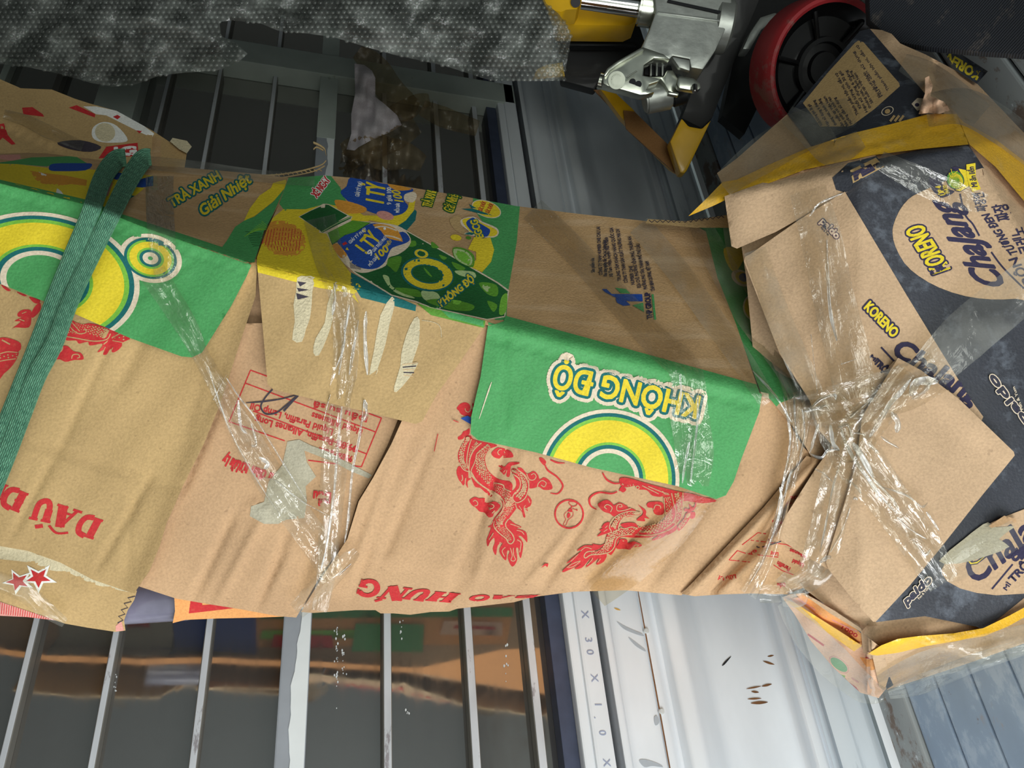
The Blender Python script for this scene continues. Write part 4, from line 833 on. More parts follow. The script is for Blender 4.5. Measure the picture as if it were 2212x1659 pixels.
for pts in ([(20, 110), (100, 150), (170, 205), (120, 210), (50, 160)], [(270, 225), (420, 280), (390, 295), (310, 260)], [(465, 305), (640, 360), (600, 410), (530, 390)], [(490, 520), (360, 510), (280, 570), (290, 620), (340, 630), (230, 690), (330, 700), (190, 810), (250, 790), (460, 790), (500, 640)], [(570, 440), (640, 400), (640, 520), (520, 640), (500, 560)],
            [(1000, 620), (1080, 650), (1300, 740), (1500, 735), (2060, 940), (1950, 1030), (1940, 1090), (1870, 1160), (1790, 1190), (1760, 1130), (1700, 1220), (1640, 1220), (1660, 1150), (1550, 1190), (1620, 1100), (1620, 1050), (1430, 1080), (1400, 1020), (1260, 1050), (1210, 1000), (1060, 1000), (1030, 940), (900, 960)],
            [(870, 1020), (940, 1010), (1000, 1080), (1080, 1090), (1170, 1170), (1290, 1200), (1330, 1300), (1180, 1310), (1050, 1340), (950, 1300), (800, 1280)],
            [(-20, 980), (60, 950), (200, 980), (330, 1050), (290, 1180), (0, 1180), (-20, 1100)], [(-20, 1190), (280, 1170), (260, 1300), (180, 1420), (60, 1530), (-20, 1600)]):
    S1.poly(zl(pts), red, smooth=3)
for pts, w in (([(900, 910), (1200, 960), (1500, 1010), (1700, 980), (1760, 890)], 2.2), ([(1000, 720), (1080, 740), (1160, 830), (1260, 890), (1370, 870), (1350, 810)], 2), ([(1100, 660), (1180, 750), (1270, 850)], 1.8), ([(1650, 1060), (1780, 960), (1920, 880)], 2.4), ([(1790, 1000), (1950, 1030)], 1.6), ([(1680, 1100), (1650, 1160)], 1.5), ([(1800, 1110), (1770, 1160)], 1.5), ([(870, 1170), (960, 1180), (1000, 1120), (980, 1060)], 2), ([(1140, 1290), (1160, 1230), (1240, 1220), (1270, 1260), (1230, 1280)], 2), ([(0, 1210), (120, 1180), (280, 1190)], 2), ([(0, 1330), (100, 1310), (250, 1290)], 2), ([(30, 990), (160, 1060)], 3), ([(350, 570), (420, 540)], 1.5), ([(310, 660), (390, 690)], 2.2)):
    S1.stroke(zl(pts), w, cardO)
S1.k += 1
scales(S1, zl([(960, 830), (1100, 850), (1300, 900)]), [14, 10, 4], cardO, 2, 6); scales(S1, zl([(1200, 740), (1450, 830), (1650, 880), (1700, 900)]), [10, 22, 26, 20], cardO, 4, 7.5); scales(S1, zl([(1830, 950), (1970, 960)]), [8, 12], cardO, 2, 7); scales(S1, zl([(0, 1260), (260, 1240)]), [12, 10], cardO, 2, 8)
S1.build()
S2 = Sheet('card_sheet', 'torn tan carton edge with red stars at the strapped end', [(-170, 1140), (60, 1185), (140, 1212), (210, 1242), (287, 1277), (296, 1276), (290, 1296), (276, 1318), (268, 1340), (271, 1362), (250, 1365), (190, 1356), (140, 1347), (120, 1340), (60, 1333), (-170, 1322)], body_t, .3, cardO, par, creases=[(-60, 1170, 290, 1290, 9, .002)])
S2.poly([(-170, 1142), (10, 1168), (50, 1178), (80, 1198), (150, 1215), (200, 1240), (287, 1270), (285, 1280), (262, 1276), (200, 1262), (150, 1238), (110, 1232), (70, 1216), (40, 1212), (-170, 1190)], torn)
def star(cx_, cy_, R, ang, m): S2.poly([(cx_+(R if i % 2 == 0 else R*.42)*math.cos(ang+i*math.pi/5), cy_+(R if i % 2 == 0 else R*.42)*math.sin(ang+i*math.pi/5)*.8) for i in range(10)], m)
star(83, 1248, 42, -.95, white); star(40, 1256, 36, .5, white); star(83, 1248, 28, -.95, red); star(38, 1256, 26, .55, red)
S2.poly([(-170, 1290), (0, 1300), (60, 1320), (120, 1340), (60, 1333), (-170, 1322)], pink); S2.poly([(250, 1352), (262, 1342), (268, 1362), (250, 1364)], pink)
for k in range(22): S2.stroke([(0+k*5, 1301+k*1.6), (-2+k*5, 1326+k*.6)], 1.6, red, smooth=0)
S2.stroke([(292, 1288), (276, 1292), (284, 1300), (268, 1304), (276, 1313), (262, 1318), (270, 1327), (256, 1332), (266, 1340), (254, 1346)], 2.2, ink, smooth=0); S2.build()
sil = plain('film_wrapped_tube', (120, 118, 138), rough=.22, var=.3, scale=18, coat=.6)
rod('film_wrapped_core', P(250, 1300, .815), P(410, 1290, .825), .024, sil, par, 24, label='silvery film-wrapped core')
S6 = Sheet('orange_flap', 'orange carton flap with a red letter', [(376, 1280), (640, 1300), (640, 1331), (560, 1334), (470, 1336), (400, 1339), (373, 1346), (378, 1320)], lambda x, y: body_t(x, y)+.012, 0, orange, par)
S6.poly(zp(0, 1194, 3.568, [(1470, 360), (1555, 365), (1560, 405), (1680, 395), (1820, 425), (1700, 440), (1455, 468)]), red); S6.build()

# ------------------------------------------------------------------ green drink cartons
G1 = Sheet('green_carton_panel', 'yellow and brown top panel of the strapped green carton', [(-170, 328), (0, 332), (60, 330), (100, 331), (300, 356), (400, 362), (560, 376), (622, 384), (603, 440), (570, 500), (550, 566), (532, 569), (317, 493), (190, 443), (0, 396), (-170, 376)], body_t, 2, kraft, par, step=9)
zm = lambda pts: zp(0, 320, 5.53, pts); zn = lambda pts: zp(0, 400, 3.568, pts)
G1.poly(zm([(-400, 40), (1750, 120), (1780, 800), (-400, 300)]), yolk) if False else None
G1.poly(zm([(-400, 150), (0, 185), (200, 190), (600, 240), (1040, 250), (1400, 280), (1830, 330), (1700, 500), (1580, 600), (1500, 680), (1440, 800), (940, 640), (0, 380), (-400, 280)]), yellow)
G1.poly(zm([(-400, 100), (0, 170), (150, 150), (380, 110), (900, 95), (1040, 180), (980, 190), (700, 180), (560, 220), (200, 190), (0, 185)]), green)
G1.poly(zm([(0, 80), (240, 75), (250, 130), (140, 150), (0, 130)]), pink)
G1.poly(zm([(585, 230), (640, 185), (960, 180), (1100, 190), (1020, 265), (700, 275), (600, 265)]), blue, smooth=3)
G1.poly(zm([(360, 270), (430, 280), (560, 300), (800, 330), (1040, 380), (1030, 450), (850, 430), (700, 450), (520, 430), (430, 390)]), yolk)
G1.poly(zm([(460, 280), (560, 320), (520, 350)]), white); G1.poly(zm([(680, 480), (720, 500), (770, 570), (670, 530)]), white)
G1.poly(zm([(1580, 460), (1640, 380), (1830, 330), (1830, 450), (1700, 470)]), blue); G1.poly(zm([(1340, 280), (1480, 300), (1400, 380), (1330, 360)]), blue)
G1.poly(zm([(1150, 660), (1240, 640), (1220, 720), (1180, 700)]), teal); G1.poly(zm([(1540, 560), (1620, 570), (1490, 690)]), teal)
G1.poly(zm([(1240, 460), (1350, 410), (1290, 570), (1220, 580)]), pink)
G1.poly(zm([(1560, 600), (1690, 520), (2060, 400), (2060, 960), (1830, 890), (1450, 790), (1500, 690)]), kraft)
outlined(G1, 'TRÀ XANH', (372, 448), (478, 386), 22, [(4.2, teal)], yellow, .8)
outlined(G1, 'Giải Nhiệt', (440, 466), (545, 392), 24, [(4.6, teal)], yellow, 1.0, shear=.2)
G1.poly(zn([(2212, 0), (2200, 40), (2100, 130), (1960, 240), (1880, 275), (1925, 180), (2000, 80), (2090, 20)])+[(590, 395), (618, 388)], yellow)
G1.poly([(616, 405), (600, 440), (575, 495), (548, 568), (478, 536), (490, 520), (508, 490), (530, 475), (550, 468), (590, 436)], green)
for k in range(12): G1.stroke([(528+k*3.4, 505-k*3+6), (560+k*3.2, 478+k*1.0+14)], 1.4, lgreen, smooth=0)
for k in range(9): G1.stroke([(530+k*2, 500+k*4), (575-k*1.0, 505+k*3)], 1.3, dgreen, smooth=0)
G1.poly([(-170, 372), (0, 388), (190, 432), (262, 462), (317, 480), (478, 533), (550, 556), (550, 570), (317, 496), (0, 399), (-170, 380)], green)
G1.build()
F1 = Sheet('green_carton_flap', 'green flap with yellow ring emblem, under the green strap', [(-170, 374), (0, 393), (190, 440), (317, 490), (532, 565), (543, 573), (533, 596), (500, 660), (447, 745), (436, 762), (415, 772), (392, 770), (280, 730), (143, 670), (0, 613), (-170, 590)], body_t, 2, green, par, step=9, lift=lambda x, y: .008*(relu(y-np.interp(x, RX, RY))/230)**1.5, creases=[(0, 410, 540, 588, 5, .002), (300, 640, 420, 560, 8, .0012)])
rings(F1, 91, 605, 212, 146, 8, RINGS[:1]); rings(F1, 325, 558, 69, 52, 15, [(1, 'b')])
rings(F1, 325, 558, 69, 52, 15, [(.84, 't')]); rings(F1, 91, 605, 212, 146, 8, RINGS[1:]); rings(F1, 325, 558, 69, 52, 15, [(.84, 't'), (.75, 'l'), (.67, 'y'), (.43, 'l'), (.35, 't'), (.25, 'b'), (.08, 'g')])
F1.build()

G2 = Sheet('green_carton_panel', 'printed top panel of the middle carton with bottle picture and plain brown side', [(622, 384), (700, 379), (760, 384), (900, 407), (1000, 424), (1115, 445), (1250, 462), (1400, 478), (1500, 487), (1525, 500), (1550, 600), (1590, 700), (1640, 846), (1640, 856), (1350, 778), (1055, 703), (900, 662), (750, 621), (555, 572), (555, 556), (575, 500), (603, 440)], body_t, 2.6, kraft, par, step=9)
zq = lambda pts: zp(640, 370, 4.608, pts); zr = lambda pts: zp(550, 350, 3.568, pts)
G2.poly([(626, 376), (710, 374), (735, 405), (750, 440), (700, 446), (660, 454), (615, 455), (603, 440)], green)
G2.poly([(612, 452), (660, 452), (705, 440), (770, 455), (800, 475), (760, 500), (735, 560), (780, 620), (775, 626), (555, 572), (550, 545), (590, 470)], yellow)
G2.ell(612, 516, 50, 38, 20, yolk)
for k in range(15): G2.stroke([(566+k*6, 536-k*1.6-8), (574+k*6.2, 548-k*.4-2-abs(k-7)*.5)], 1.8, yellow, smooth=0); 
for k in range(13): G2.stroke([(574+k*6.4, 494+abs(k-6)*1.2-4), (566+k*6.6, 536+k*1.2-abs(k-6)*1.5)], 1.5, red, smooth=0)
G2.poly(zq([(545, 1005), (950, 1235), (1195, 1340), (1185, 1395), (620, 1250), (540, 1120)]), teal)
G2.poly(zq([(1765, 200), (2230, 300), (2195, 700), (2110, 1190), (2090, 1480), (1980, 1480), (1700, 1100), (1850, 1005), (1940, 900), (1970, 780), (1930, 660), (1840, 480), (1755, 360)]), green)
G2.poly(zq([(400, 415), (560, 440), (800, 440), (1000, 440), (1110, 360), (1130, 295), (1185, 295), (1170, 390), (1090, 500), (990, 556), (900, 520), (700, 480), (560, 470)]), yellow)
G2.poly(zq([(1180, 380), (1200, 400), (1185, 490), (1090, 598), (990, 556), (1090, 490)]), teal)
G2.poly(zq([(540, 60), (700, 80), (850, 120), (1160, 175), (1100, 235), (1075, 290), (1115, 350), (1060, 420), (940, 445), (800, 425), (700, 390), (560, 330), (440, 215), (500, 150)]), blue, smooth=3)
G2.poly(zq([(380, 300), (430, 285), (560, 310), (690, 360), (690, 400), (620, 418), (450, 412)]), yolk, smooth=3); G2.ell(*zq([(885, 440)])[0], 19, 9, 15, pink)
G2.poly(zq([(910, 130), (1040, 145), (1150, 180), (1000, 190)]), yolk, smooth=3); G2.poly(zq([(1080, 230), (1170, 205), (1200, 250), (1160, 310), (1080, 290)]), beige, smooth=3)
outlined(G2, '1 TỶ', zq([(868, 318)])[0], zq([(885, 142)])[0], 43, [], yellow, 1.3, up=(-40, -8)); outlined(G2, '100', zq([(1066, 305)])[0], zq([(1030, 195)])[0], 16, [], yellow, .6, up=(-20, -3))
outlined(G2, 'GIẢI TỶ PHÚ', zq([(625, 255)])[0], zq([(660, 110)])[0], 8, [], white, .2, up=(-9, -2)); outlined(G2, '9 giải 100', zq([(945, 330)])[0], zq([(945, 160)])[0], 9, [], white, .3, up=(-10, 0)); outlined(G2, 'MỖI GIẢI', zq([(1025, 410)])[0], zq([(1030, 320)])[0], 7, [], white, .3, up=(-8, 0))
outlined(G2, 'XÉ NGAY', zq([(205, 268)])[0], zq([(340, 90)])[0], 17, [(2.2, white)], red, .9)
# bottle
G2.poly(zq([(22, 452), (270, 322), (320, 326), (525, 440), (560, 452), (540, 490), (770, 505), (1045, 560), (1110, 595), (1610, 872), (2010, 1105), (2120, 1185), (2080, 1450), (1900, 1480), (1340, 1360), (1180, 1300), (945, 1238), (585, 1018), (420, 855), (300, 620), (225, 610), (230, 590)]), beige)
G2.poly(zq([(32, 452), (150, 390), (290, 330), (320, 334), (510, 440), (380, 520), (248, 600)]), dgreen); G2.poly(zq([(245, 602), (400, 505), (548, 446), (545, 468), (400, 540), (262, 612)]), dgreen); G2.stroke(zq([(255, 603), (400, 520), (545, 455)]), 1.4, pgreen)
G2.poly(zq([(312, 612), (560, 488), (770, 515), (1040, 570), (1110, 605), (1600, 882), (2000, 1115), (2105, 1195), (2070, 1440), (1900, 1470), (1340, 1350), (1190, 1290), (955, 1228), (595, 1008), (430, 850), (350, 715)]), dgreen)
G2.poly(zq([(312, 612), (560, 488), (730, 512), (590, 600), (480, 640), (360, 722)]), mgreen)
for pts, m in (([(880, 900), (980, 850), (1050, 860), (1000, 1000), (940, 960)], mgreen), ([(860, 1040), (920, 1050), (960, 1150), (1180, 1260), (1060, 1240), (940, 1170)], pgreen), ([(980, 1160), (1200, 1180), (1250, 1250), (1100, 1230)], mgreen), ([(1250, 1190), (1400, 1210), (1430, 1300), (1280, 1280)], pgreen), ([(1550, 900), (1680, 960), (1640, 990), (1580, 960)], mgreen), ([(1580, 990), (1760, 1000), (1780, 1060), (1640, 1040)], pgreen), ([(1820, 1110), (1990, 1130), (2000, 1240), (1900, 1220)], mgreen), ([(1840, 1130), (1930, 1150), (1900, 1200)], pgreen), ([(1290, 1290), (1500, 1270), (1760, 1330), (1720, 1390), (1500, 1370)], mgreen), ([(1480, 1280), (1640, 1290), (1600, 1330)], lgreen), ([(2040, 1260), (2100, 1220), (2085, 1400), (2020, 1420)], lgreen), ([(1090, 710), (1180, 690), (1190, 740), (1120, 750)], mgreen), ([(1420, 830), (1500, 860), (1460, 880)], mgreen), ([(1900, 1290), (2000, 1330), (1960, 1400)], mgreen), ([(1350, 700), (1420, 760), (1350, 760)], mgreen)): G2.poly(zq(pts), m, smooth=4)
G2.ell(*zq([(1305, 1022)])[0], 58, 37, 10, teal); G2.ell(*zq([(1310, 1022)])[0], 54, 33, 10, yellow); G2.ell(*zq([(1305, 1022)])[0], 36, 20.5, 10, teal); G2.ell(*zq([(1305, 1022)])[0], 33, 18, 10, dgreen)
for rr, m in ((17, teal), (15, yellow), (9, teal), (7.6, dgreen)): G2.ell(*zq([(1245, 820)])[0], rr, rr*.62, 12, m)
G2.stroke(zq([(1270, 960), (1310, 1010), (1350, 1050)]), [2, 5, 2], mgreen)
G2.poly(zq([(380, 730), (430, 700), (480, 640), (600, 600), (740, 515), (800, 510), (910, 520), (1050, 560), (1140, 670), (1110, 760), (1010, 830), (920, 860), (890, 940), (780, 985), (690, 1010), (600, 1000), (500, 940), (430, 860)]), beige, smooth=3)
G2.poly(zq([(360, 740), (420, 720), (490, 780), (500, 840), (440, 860)]), yolk, smooth=3)
G2.poly(zq([(410, 700), (480, 640), (600, 600), (740, 520), (850, 540), (900, 640), (1060, 600), (1130, 670), (1090, 715), (960, 760), (920, 820), (885, 900), (800, 965), (680, 970), (560, 920), (500, 820), (440, 745)]), blue, smooth=3)
G2.poly(zq([(760, 530), (880, 530), (1000, 580), (1060, 690), (1030, 695), (900, 660), (840, 590)]), yolk, smooth=3); G2.stroke(zq([(780, 560), (880, 550), (1000, 590)]), 3, beige); G2.stroke(zq([(880, 640), (960, 650), (1040, 680)]), 3, beige); G2.disc(*zq([(880, 570)])[0], 3, white)
G2.poly(zq([(455, 720), (490, 700), (510, 720), (470, 740)]), red); G2.poly(zq([(505, 755), (525, 785), (490, 780)]), yellow)
outlined(G2, '1 TỶ', zq([(700, 820)])[0], zq([(842, 672)])[0], 27, [], yellow, 1.2, up=(-26, -19)); outlined(G2, '100', zq([(820, 880)])[0], zq([(925, 785)])[0], 15, [], yellow, .8, up=(-9, -13)); outlined(G2, 'TRIỆU', zq([(900, 765)])[0], zq([(950, 700)])[0], 6, [], yellow, .3, up=(-5, -5))
outlined(G2, 'GIẢI TỶ PHÚ?', zq([(535, 725)])[0], zq([(700, 585)])[0], 7, [], white, .2, up=(-4, -6)); outlined(G2, '9', zq([(735, 850)])[0], zq([(770, 815)])[0], 12, [], white, .6, up=(-8, -10)); outlined(G2, 'GIẢI TRIỆU PHÚ', zq([(775, 805)])[0], zq([(900, 670)])[0], 6, [], white, .2, up=(-5, -5)); outlined(G2, 'MỖI GIẢI', zq([(735, 950)])[0], zq([(815, 860)])[0], 6, [], white, .2, up=(-5, -5))
for k in range(9): G2.stroke(zq([(535+k*13, 905+k*6), (545+k*12, 965+k*2)]), 1.3, ink, smooth=0)
outlined(G2, 'KHÔNG ĐỘ', zq([(1450, 1350)])[0], zq([(1775, 1090)])[0], 15, [(3, teal)], yellow, .8, up=(-9, -13))
# right of the bottle
outlined(G2, 'TRÀ XANH', zq([(1345, 360)])[0], zq([(1400, 190)])[0], 20, [(2.6, dgreen)], yellow, .5, up=(-21, -5)); outlined(G2, 'Giải Nhiệt', zq([(1560, 415)])[0], zq([(1620, 225)])[0], 20, [(3, dgreen)], yellow, .4, up=(-22, -8))
G2.ell(*zq([(1893, 375)])[0], 33, 17.5, 20, beige); G2.ell(*zq([(1893, 375)])[0], 31, 16, 20, yellow); G2.poly(zq([(1640, 372), (1760, 370), (1960, 440), (1840, 425)]), teal); G2.poly(zq([(1720, 325), (1800, 370), (1740, 365)]), teal)
for a, b in (((1850, 400), (1890, 310)), ((1920, 420), (1965, 330))): outlined(G2, 'SỨC KHỎE', zq([a])[0], zq([b])[0], 7, [], red, .3, up=(-9, -3))
G2.poly(zq([(1535, 470), (1630, 440), (1660, 560), (1700, 640), (1600, 600), (1540, 530)]), cardO, smooth=3)
G2.poly(zq([(1640, 480), (1760, 450), (1850, 500), (1990, 560), (2015, 620), (1960, 660), (1800, 650), (1670, 620), (1720, 600), (1650, 540)]), beige, smooth=3); G2.poly(zq([(1650, 490), (1750, 465), (1850, 515), (1980, 575), (2000, 620), (1950, 648), (1800, 640), (1730, 600)]), yellow, smooth=3); G2.poly(zq([(1690, 510), (1760, 460), (1800, 500), (1900, 560), (1930, 590), (1900, 650), (1820, 640), (1740, 590)]), blue, smooth=3); G2.poly(zq([(1670, 625), (1720, 605), (1790, 615), (1750, 635)]), teal)
outlined(G2, 'EGCG', zq([(1865, 655)])[0], zq([(1800, 480)])[0], 14, [(2.2, teal)], yellow, .8, up=(-16, 3))
G2.ell(*zq([(1590, 660)])[0], 12, 6.5, 10, yellow); G2.ell(*zq([(1715, 662)])[0], 6, 3.5, 10, mgreen)
G2.poly(zq([(1770, 655), (1870, 670), (1930, 655), (1970, 780), (1940, 900), (1850, 1005), (1730, 950), (1790, 880), (1790, 800), (1710, 775)]), yellow)
G2.poly(zq([(1560, 762), (1680, 770), (1770, 840), (1770, 930), (1735, 955), (1590, 880)]), mgreen, smooth=3); G2.poly(zq([(1568, 775), (1680, 790), (1750, 860), (1740, 930), (1680, 930), (1590, 870)]), pgreen, smooth=3); G2.poly(zq([(1585, 790), (1670, 805), (1730, 865), (1725, 915), (1680, 915), (1605, 860)]), lgreen, smooth=3)
# brown side: maker's mark and address
zt = lambda pts: zp(1100, 400, 3.568, pts)
for i, (xb, yb_, xt, yt, tx) in enumerate(((720, 690, 700, 320, 'CÔNG TY TNHH NUMBER ONE CHU LAI'), (755, 700, 745, 420, 'Khu công nghiệp Bắc Chu Lai, Quảng Nam'), (800, 705, 760, 400, 'Xã Tam Hiệp, huyện Núi Thành'), (865, 735, 800, 325, 'TRUNG TÂM KHÁCH HÀNG QUỐC GIA'), (915, 750, 850, 335, 'CÔNG TY TNHH SẢN XUẤT THƯƠNG MẠI DV'), (968, 765, 950, 620, 'NUMBER ONE'), (1018, 790, 940, 395, 'ĐỊA CHỈ: PHƯỜNG VĨNH PHÚ, THUẬN AN'), (1065, 800, 1005, 450, 'PHƯỜNG PHÚ TÂN, THÀNH PHỐ THỦ DẦU'), (1125, 815, 1075, 585, 'TỈNH BÌNH DƯƠNG, VIỆT NAM'), (660, 670, 655, 560, 'Sản phẩm của'))):
    outlined(G2, tx, zt([(xb, yb_)])[0], zt([(xt, yt)])[0], 7, [], ink, .25, up=(-8, 1))
outlined(G2, 'THP GROUP', zt([(1105, 1025)])[0], zt([(1085, 825)])[0], 10, [], navyt, .7, up=(-12, 2)); G2.stroke(zt([(1105, 840), (1125, 1037)]), 4.5, green, smooth=0)
G2.poly(zt([(715, 800), (750, 800), (790, 838), (1025, 840), (1030, 895), (930, 895), (850, 880), (740, 825)]), blue); G2.poly(zt([(815, 790), (900, 800), (935, 835), (860, 832)]), green); G2.poly(zt([(820, 870), (900, 890), (935, 925), (880, 930), (830, 905)]), blue); G2.poly(zt([(950, 925), (1032, 905), (1040, 978)]), green)
G2.poly([(1088, 694), (1092, 682), (1350, 752), (1640, 832), (1640, 858), (1350, 780), (1055, 705)], green); G2.build()

F2 = Sheet('carton_flap', 'plain brown flap with torn grey glue streaks', [(555, 566), (750, 615), (900, 655), (1052, 694), (1046, 706), (994, 782), (945, 850), (912, 910), (898, 916), (750, 880), (592, 842), (578, 830), (572, 760)], body_t, 2.6, cardO, par, step=9, lift=lambda x, y: .014*(relu(y-np.interp(x, RX, RY))/300)**1.4, creases=[(880, 690, 960, 760, 3, .0012)])
F2.poly([(550, 560), (780, 622), (760, 640), (775, 655), (765, 634), (690, 622), (555, 588)], yellow); F2.poly(zr([(10, 780), (760, 900), (770, 1020), (640, 980), (470, 940), (300, 880), (20, 830)]), yellow); F2.poly(zr([(750, 880), (1245, 1105), (1240, 1150), (820, 1045), (755, 940)]), teal); F2.poly(zr([(1240, 1080), (1780, 1215), (1770, 1280), (1360, 1180)]), mgreen); F2.poly(zr([(1400, 1110), (1780, 1215), (1770, 1270), (1500, 1200)]), green)
for pts in (zr([(330, 890), (395, 880), (462, 890), (445, 1000), (440, 1100), (425, 1210), (395, 1290), (365, 1385), (290, 1370), (310, 1230), (300, 1100), (320, 1000)]), zr([(625, 915), (640, 960), (600, 1080), (605, 1200), (560, 1350), (495, 1490), (452, 1470), (470, 1360), (540, 1240), (560, 1100), (600, 990)]), zr([(1060, 1035), (1078, 1110), (1040, 1250), (1010, 1400), (960, 1560), (930, 1650)])+zc([(1310, 60), (1240, 110), (1255, 40)])+zr([(885, 1620), (920, 1450), (970, 1180)]), zr([(1230, 1205), (1272, 1215), (1265, 1400), (1210, 1560)])+zc([(1620, 10), (1550, 130), (1450, 240), (1432, 200), (1480, 40)])+zr([(1130, 1480), (1170, 1330)])): F2.poly(pts, torn, smooth=2)
for pts in (zr([(330, 920), (400, 930), (350, 960)]), zr([(325, 970), (420, 985), (340, 1000)]), zr([(320, 1010), (420, 1040), (330, 1060)])): F2.poly(pts, ink)
for k in range(5): F2.stroke(zc([(1495+k*3, 28+k*20), (1610-k*8, 12+k*26)]), 2.4, ink if k % 2 else edge)
F2.stroke(zr([(1290, 1220), (1380, 1235), (1430, 1270), (1440, 1350)]), 1.2, torn); F2.build()

F3 = Sheet('green_carton_flap', 'green flap with upside-down yellow lettering and half a ring emblem', [(1055, 696), (1350, 770), (1640, 848), (1646, 852), (1640, 890), (1602, 990), (1585, 1040), (1568, 1070), (1547, 1078), (1463, 1050), (1278, 1010), (1157, 977), (1032, 950), (1017, 937), (1018, 900), (1038, 814)], body_t, 2.6, green, par, step=9, lift=lambda x, y: .010*(relu(y-np.interp(x, RX, RY))/280)**1.4, creases=[(1085, 720, 1095, 900, 6, .0016), (1060, 730, 1630, 878, 5, .0025), (1075, 800, 1092, 945, 4, .0012)])
rings(F3, 1315, 1034, 153, 150, 12)
outlined(F3, 'KHÔNG ĐỘ', (1513, 857), (1203, 787), 51, [(16, beige), (8, teal)], yellow, 1.9)
F3.stroke([(1035, 905), (1055, 845), (1062, 825)], [1, 3, 1], beige); F3.build()

G4 = Sheet('green_carton_panel', 'dark green carton end under the hazy tape beside the foot', [(1500, 484), (1572, 474), (1640, 560), (1700, 700), (1740, 840), (1726, 856), (1680, 872), (1645, 852), (1585, 690), (1545, 590), (1522, 510)], body_t, 2.2, green, par, step=9)
zu = lambda pts: zp(1500, 460, 3.77, pts)
G4.pn = 'printed_fruit'; G4.poly(zu([(240, 290), (330, 280), (420, 300), (380, 420), (320, 480), (260, 400)]), yellow, smooth=3); G4.ell(*zu([(385, 530)])[0], 24, 16, 30, beige); G4.ell(*zu([(395, 530)])[0], 17, 12, 30, yellow); G4.ell(*zu([(400, 525)])[0], 10, 9, 30, blue)
G4.pn = 'printed_label'; G4.ell(*zu([(510, 770)])[0], 32, 30, 60, beige); G4.ell(*zu([(512, 770)])[0], 29, 27, 60, yellow); outlined(G4, 'sức khỏe', zu([(458, 705)])[0], zu([(520, 850)])[0], 11, [], red, .7)
G4.pn = 'printed_count_patch'; G4.poly(zu([(635, 1050), (690, 1060), (840, 1370), (740, 1330), (660, 1280), (615, 1190)]), beige, smooth=0); G4.pn = 'printed_numeral'; outlined(G4, '2', zu([(640, 1125)])[0], zu([(660, 1160)])[0], 14, [], blue, 1.4); G4.pn = 'printed_figure'; outlined(G4, '4', zu([(668, 1172)])[0], zu([(695, 1218)])[0], 14, [], blue, 1.4); G4.pn = 'printed_word'; outlined(G4, 'CHAI', zu([(700, 1230)])[0], zu([(780, 1310)])[0], 8, [], ink, .4)
G4.poly([(1636, 845), (1660, 850), (1662, 866), (1640, 858)], torn); G4.build()
G5 = Sheet('green_carton_flap', 'small green card corner above the rolled strip', [(1660, 858), (1720, 850), (1790, 862), (1830, 960), (1760, 1000), (1720, 930)], body_t, 1.8, card2, par, step=9)
G5.poly([(1655, 850), (1735, 848), (1690, 864), (1676, 880), (1668, 876)], green); G5.build()

# ------------------------------------------------------------------ boxed foot of the parcel
zA = lambda pts: zp(1592, 0, 3.568, pts); zB = lambda pts: zp(1592, 400, 3.568, pts); zC = lambda pts: zp(1592, 800, 3.568, pts); zD = lambda pts: zp(1592, 1194, 3.568, pts); zE = lambda pts: zp(1880, 320, 4.88, pts)
one = lambda z, a: z([a])[0]
B1 = Sheet('foot_side_panel', 'brown side strip of the foot above the yellow tape', [(1549, 374), (1592, 342), (1701, 246), (1735, 290), (1760, 330), (1600, 408), (1560, 397)], base_t, .2, card2, par); B1.build()
N2 = Sheet('foot_side_panel', 'brown side panel of the foot with a strip of yellow lettering', [(1876, 62), (1905, 65), (1926, 73), (1945, 94), (2000, 118), (2060, 150), (2112, 182), (2212, 287), (2250, 330), (2250, 440), (2150, 330), (2096, 322), (2060, 260), (1990, 210)], base_t, -.4, card2, par,
    lift=lambda x, y: .012*np.exp(-((x-1925)/26)**2-((y-75)/26)**2)); 
N2.poly([(2044, 116), (2060, 110), (2133, 155), (2110, 180), (2090, 165), (2045, 124)], navy); N2.build()
KS = Sheet('lettered_strip', 'black strip with yellow lettering at the foot', [(2043, 117), (2062, 108), (2134, 154), (2110, 181), (2080, 160)], lambda x, y: base_t(x, y)-.012, .4, navy, par)
outlined(KS, 'KOREN', one(zA, (1880, 555)), one(zA, (1640, 412)), 18, [], yellow, 1.2, up=(-10, 18)); KS.build()
N1 = Sheet('foot_side_panel', 'dark printed panel of the foot with a tan text label', [(1857, 67), (1879, 62), (1950, 145), (1998, 202), (1992, 236), (1986, 262), (1872, 300), (1780, 330), (1750, 310), (1701, 246), (1713, 236)], base_t, .7, navy, par)
N1.poly(zA([(905, 335), (935, 312), (975, 325), (1110, 480), (1250, 640), (1255, 665), (1060, 840), (890, 965), (850, 975), (640, 975), (575, 880), (508, 795), (700, 560)]), cardO)
r_ = np.random.default_rng(5)
WL = ['Thành phần bột mì, dầu cọ', 'Hướng dẫn sử dụng', 'Bảo quản nơi khô ráo', 'Sản xuất tại Việt Nam', 'thoáng mát, tránh nắng', 'Hạn sử dụng 6 tháng', 'Khối lượng tịnh 30 gói']
for i, (a, b) in enumerate((((930, 345), (1175, 690)), ((905, 395), (1125, 735)), ((985, 555), (1110, 745)), ((915, 560), (1050, 790)), ((880, 545), (1035, 830)), ((850, 540), (1010, 860)), ((800, 545), (960, 830)), ((770, 560), (940, 880)), ((760, 750), (890, 950)), ((715, 745), (860, 965)), ((680, 740), (830, 975)), ((640, 760), (770, 960)), ((600, 770), (715, 965)), ((560, 800), (660, 960)))):
    outlined(N1, WL[i % 7], one(zA, b), one(zA, a), 6.2, [], ink, .25)
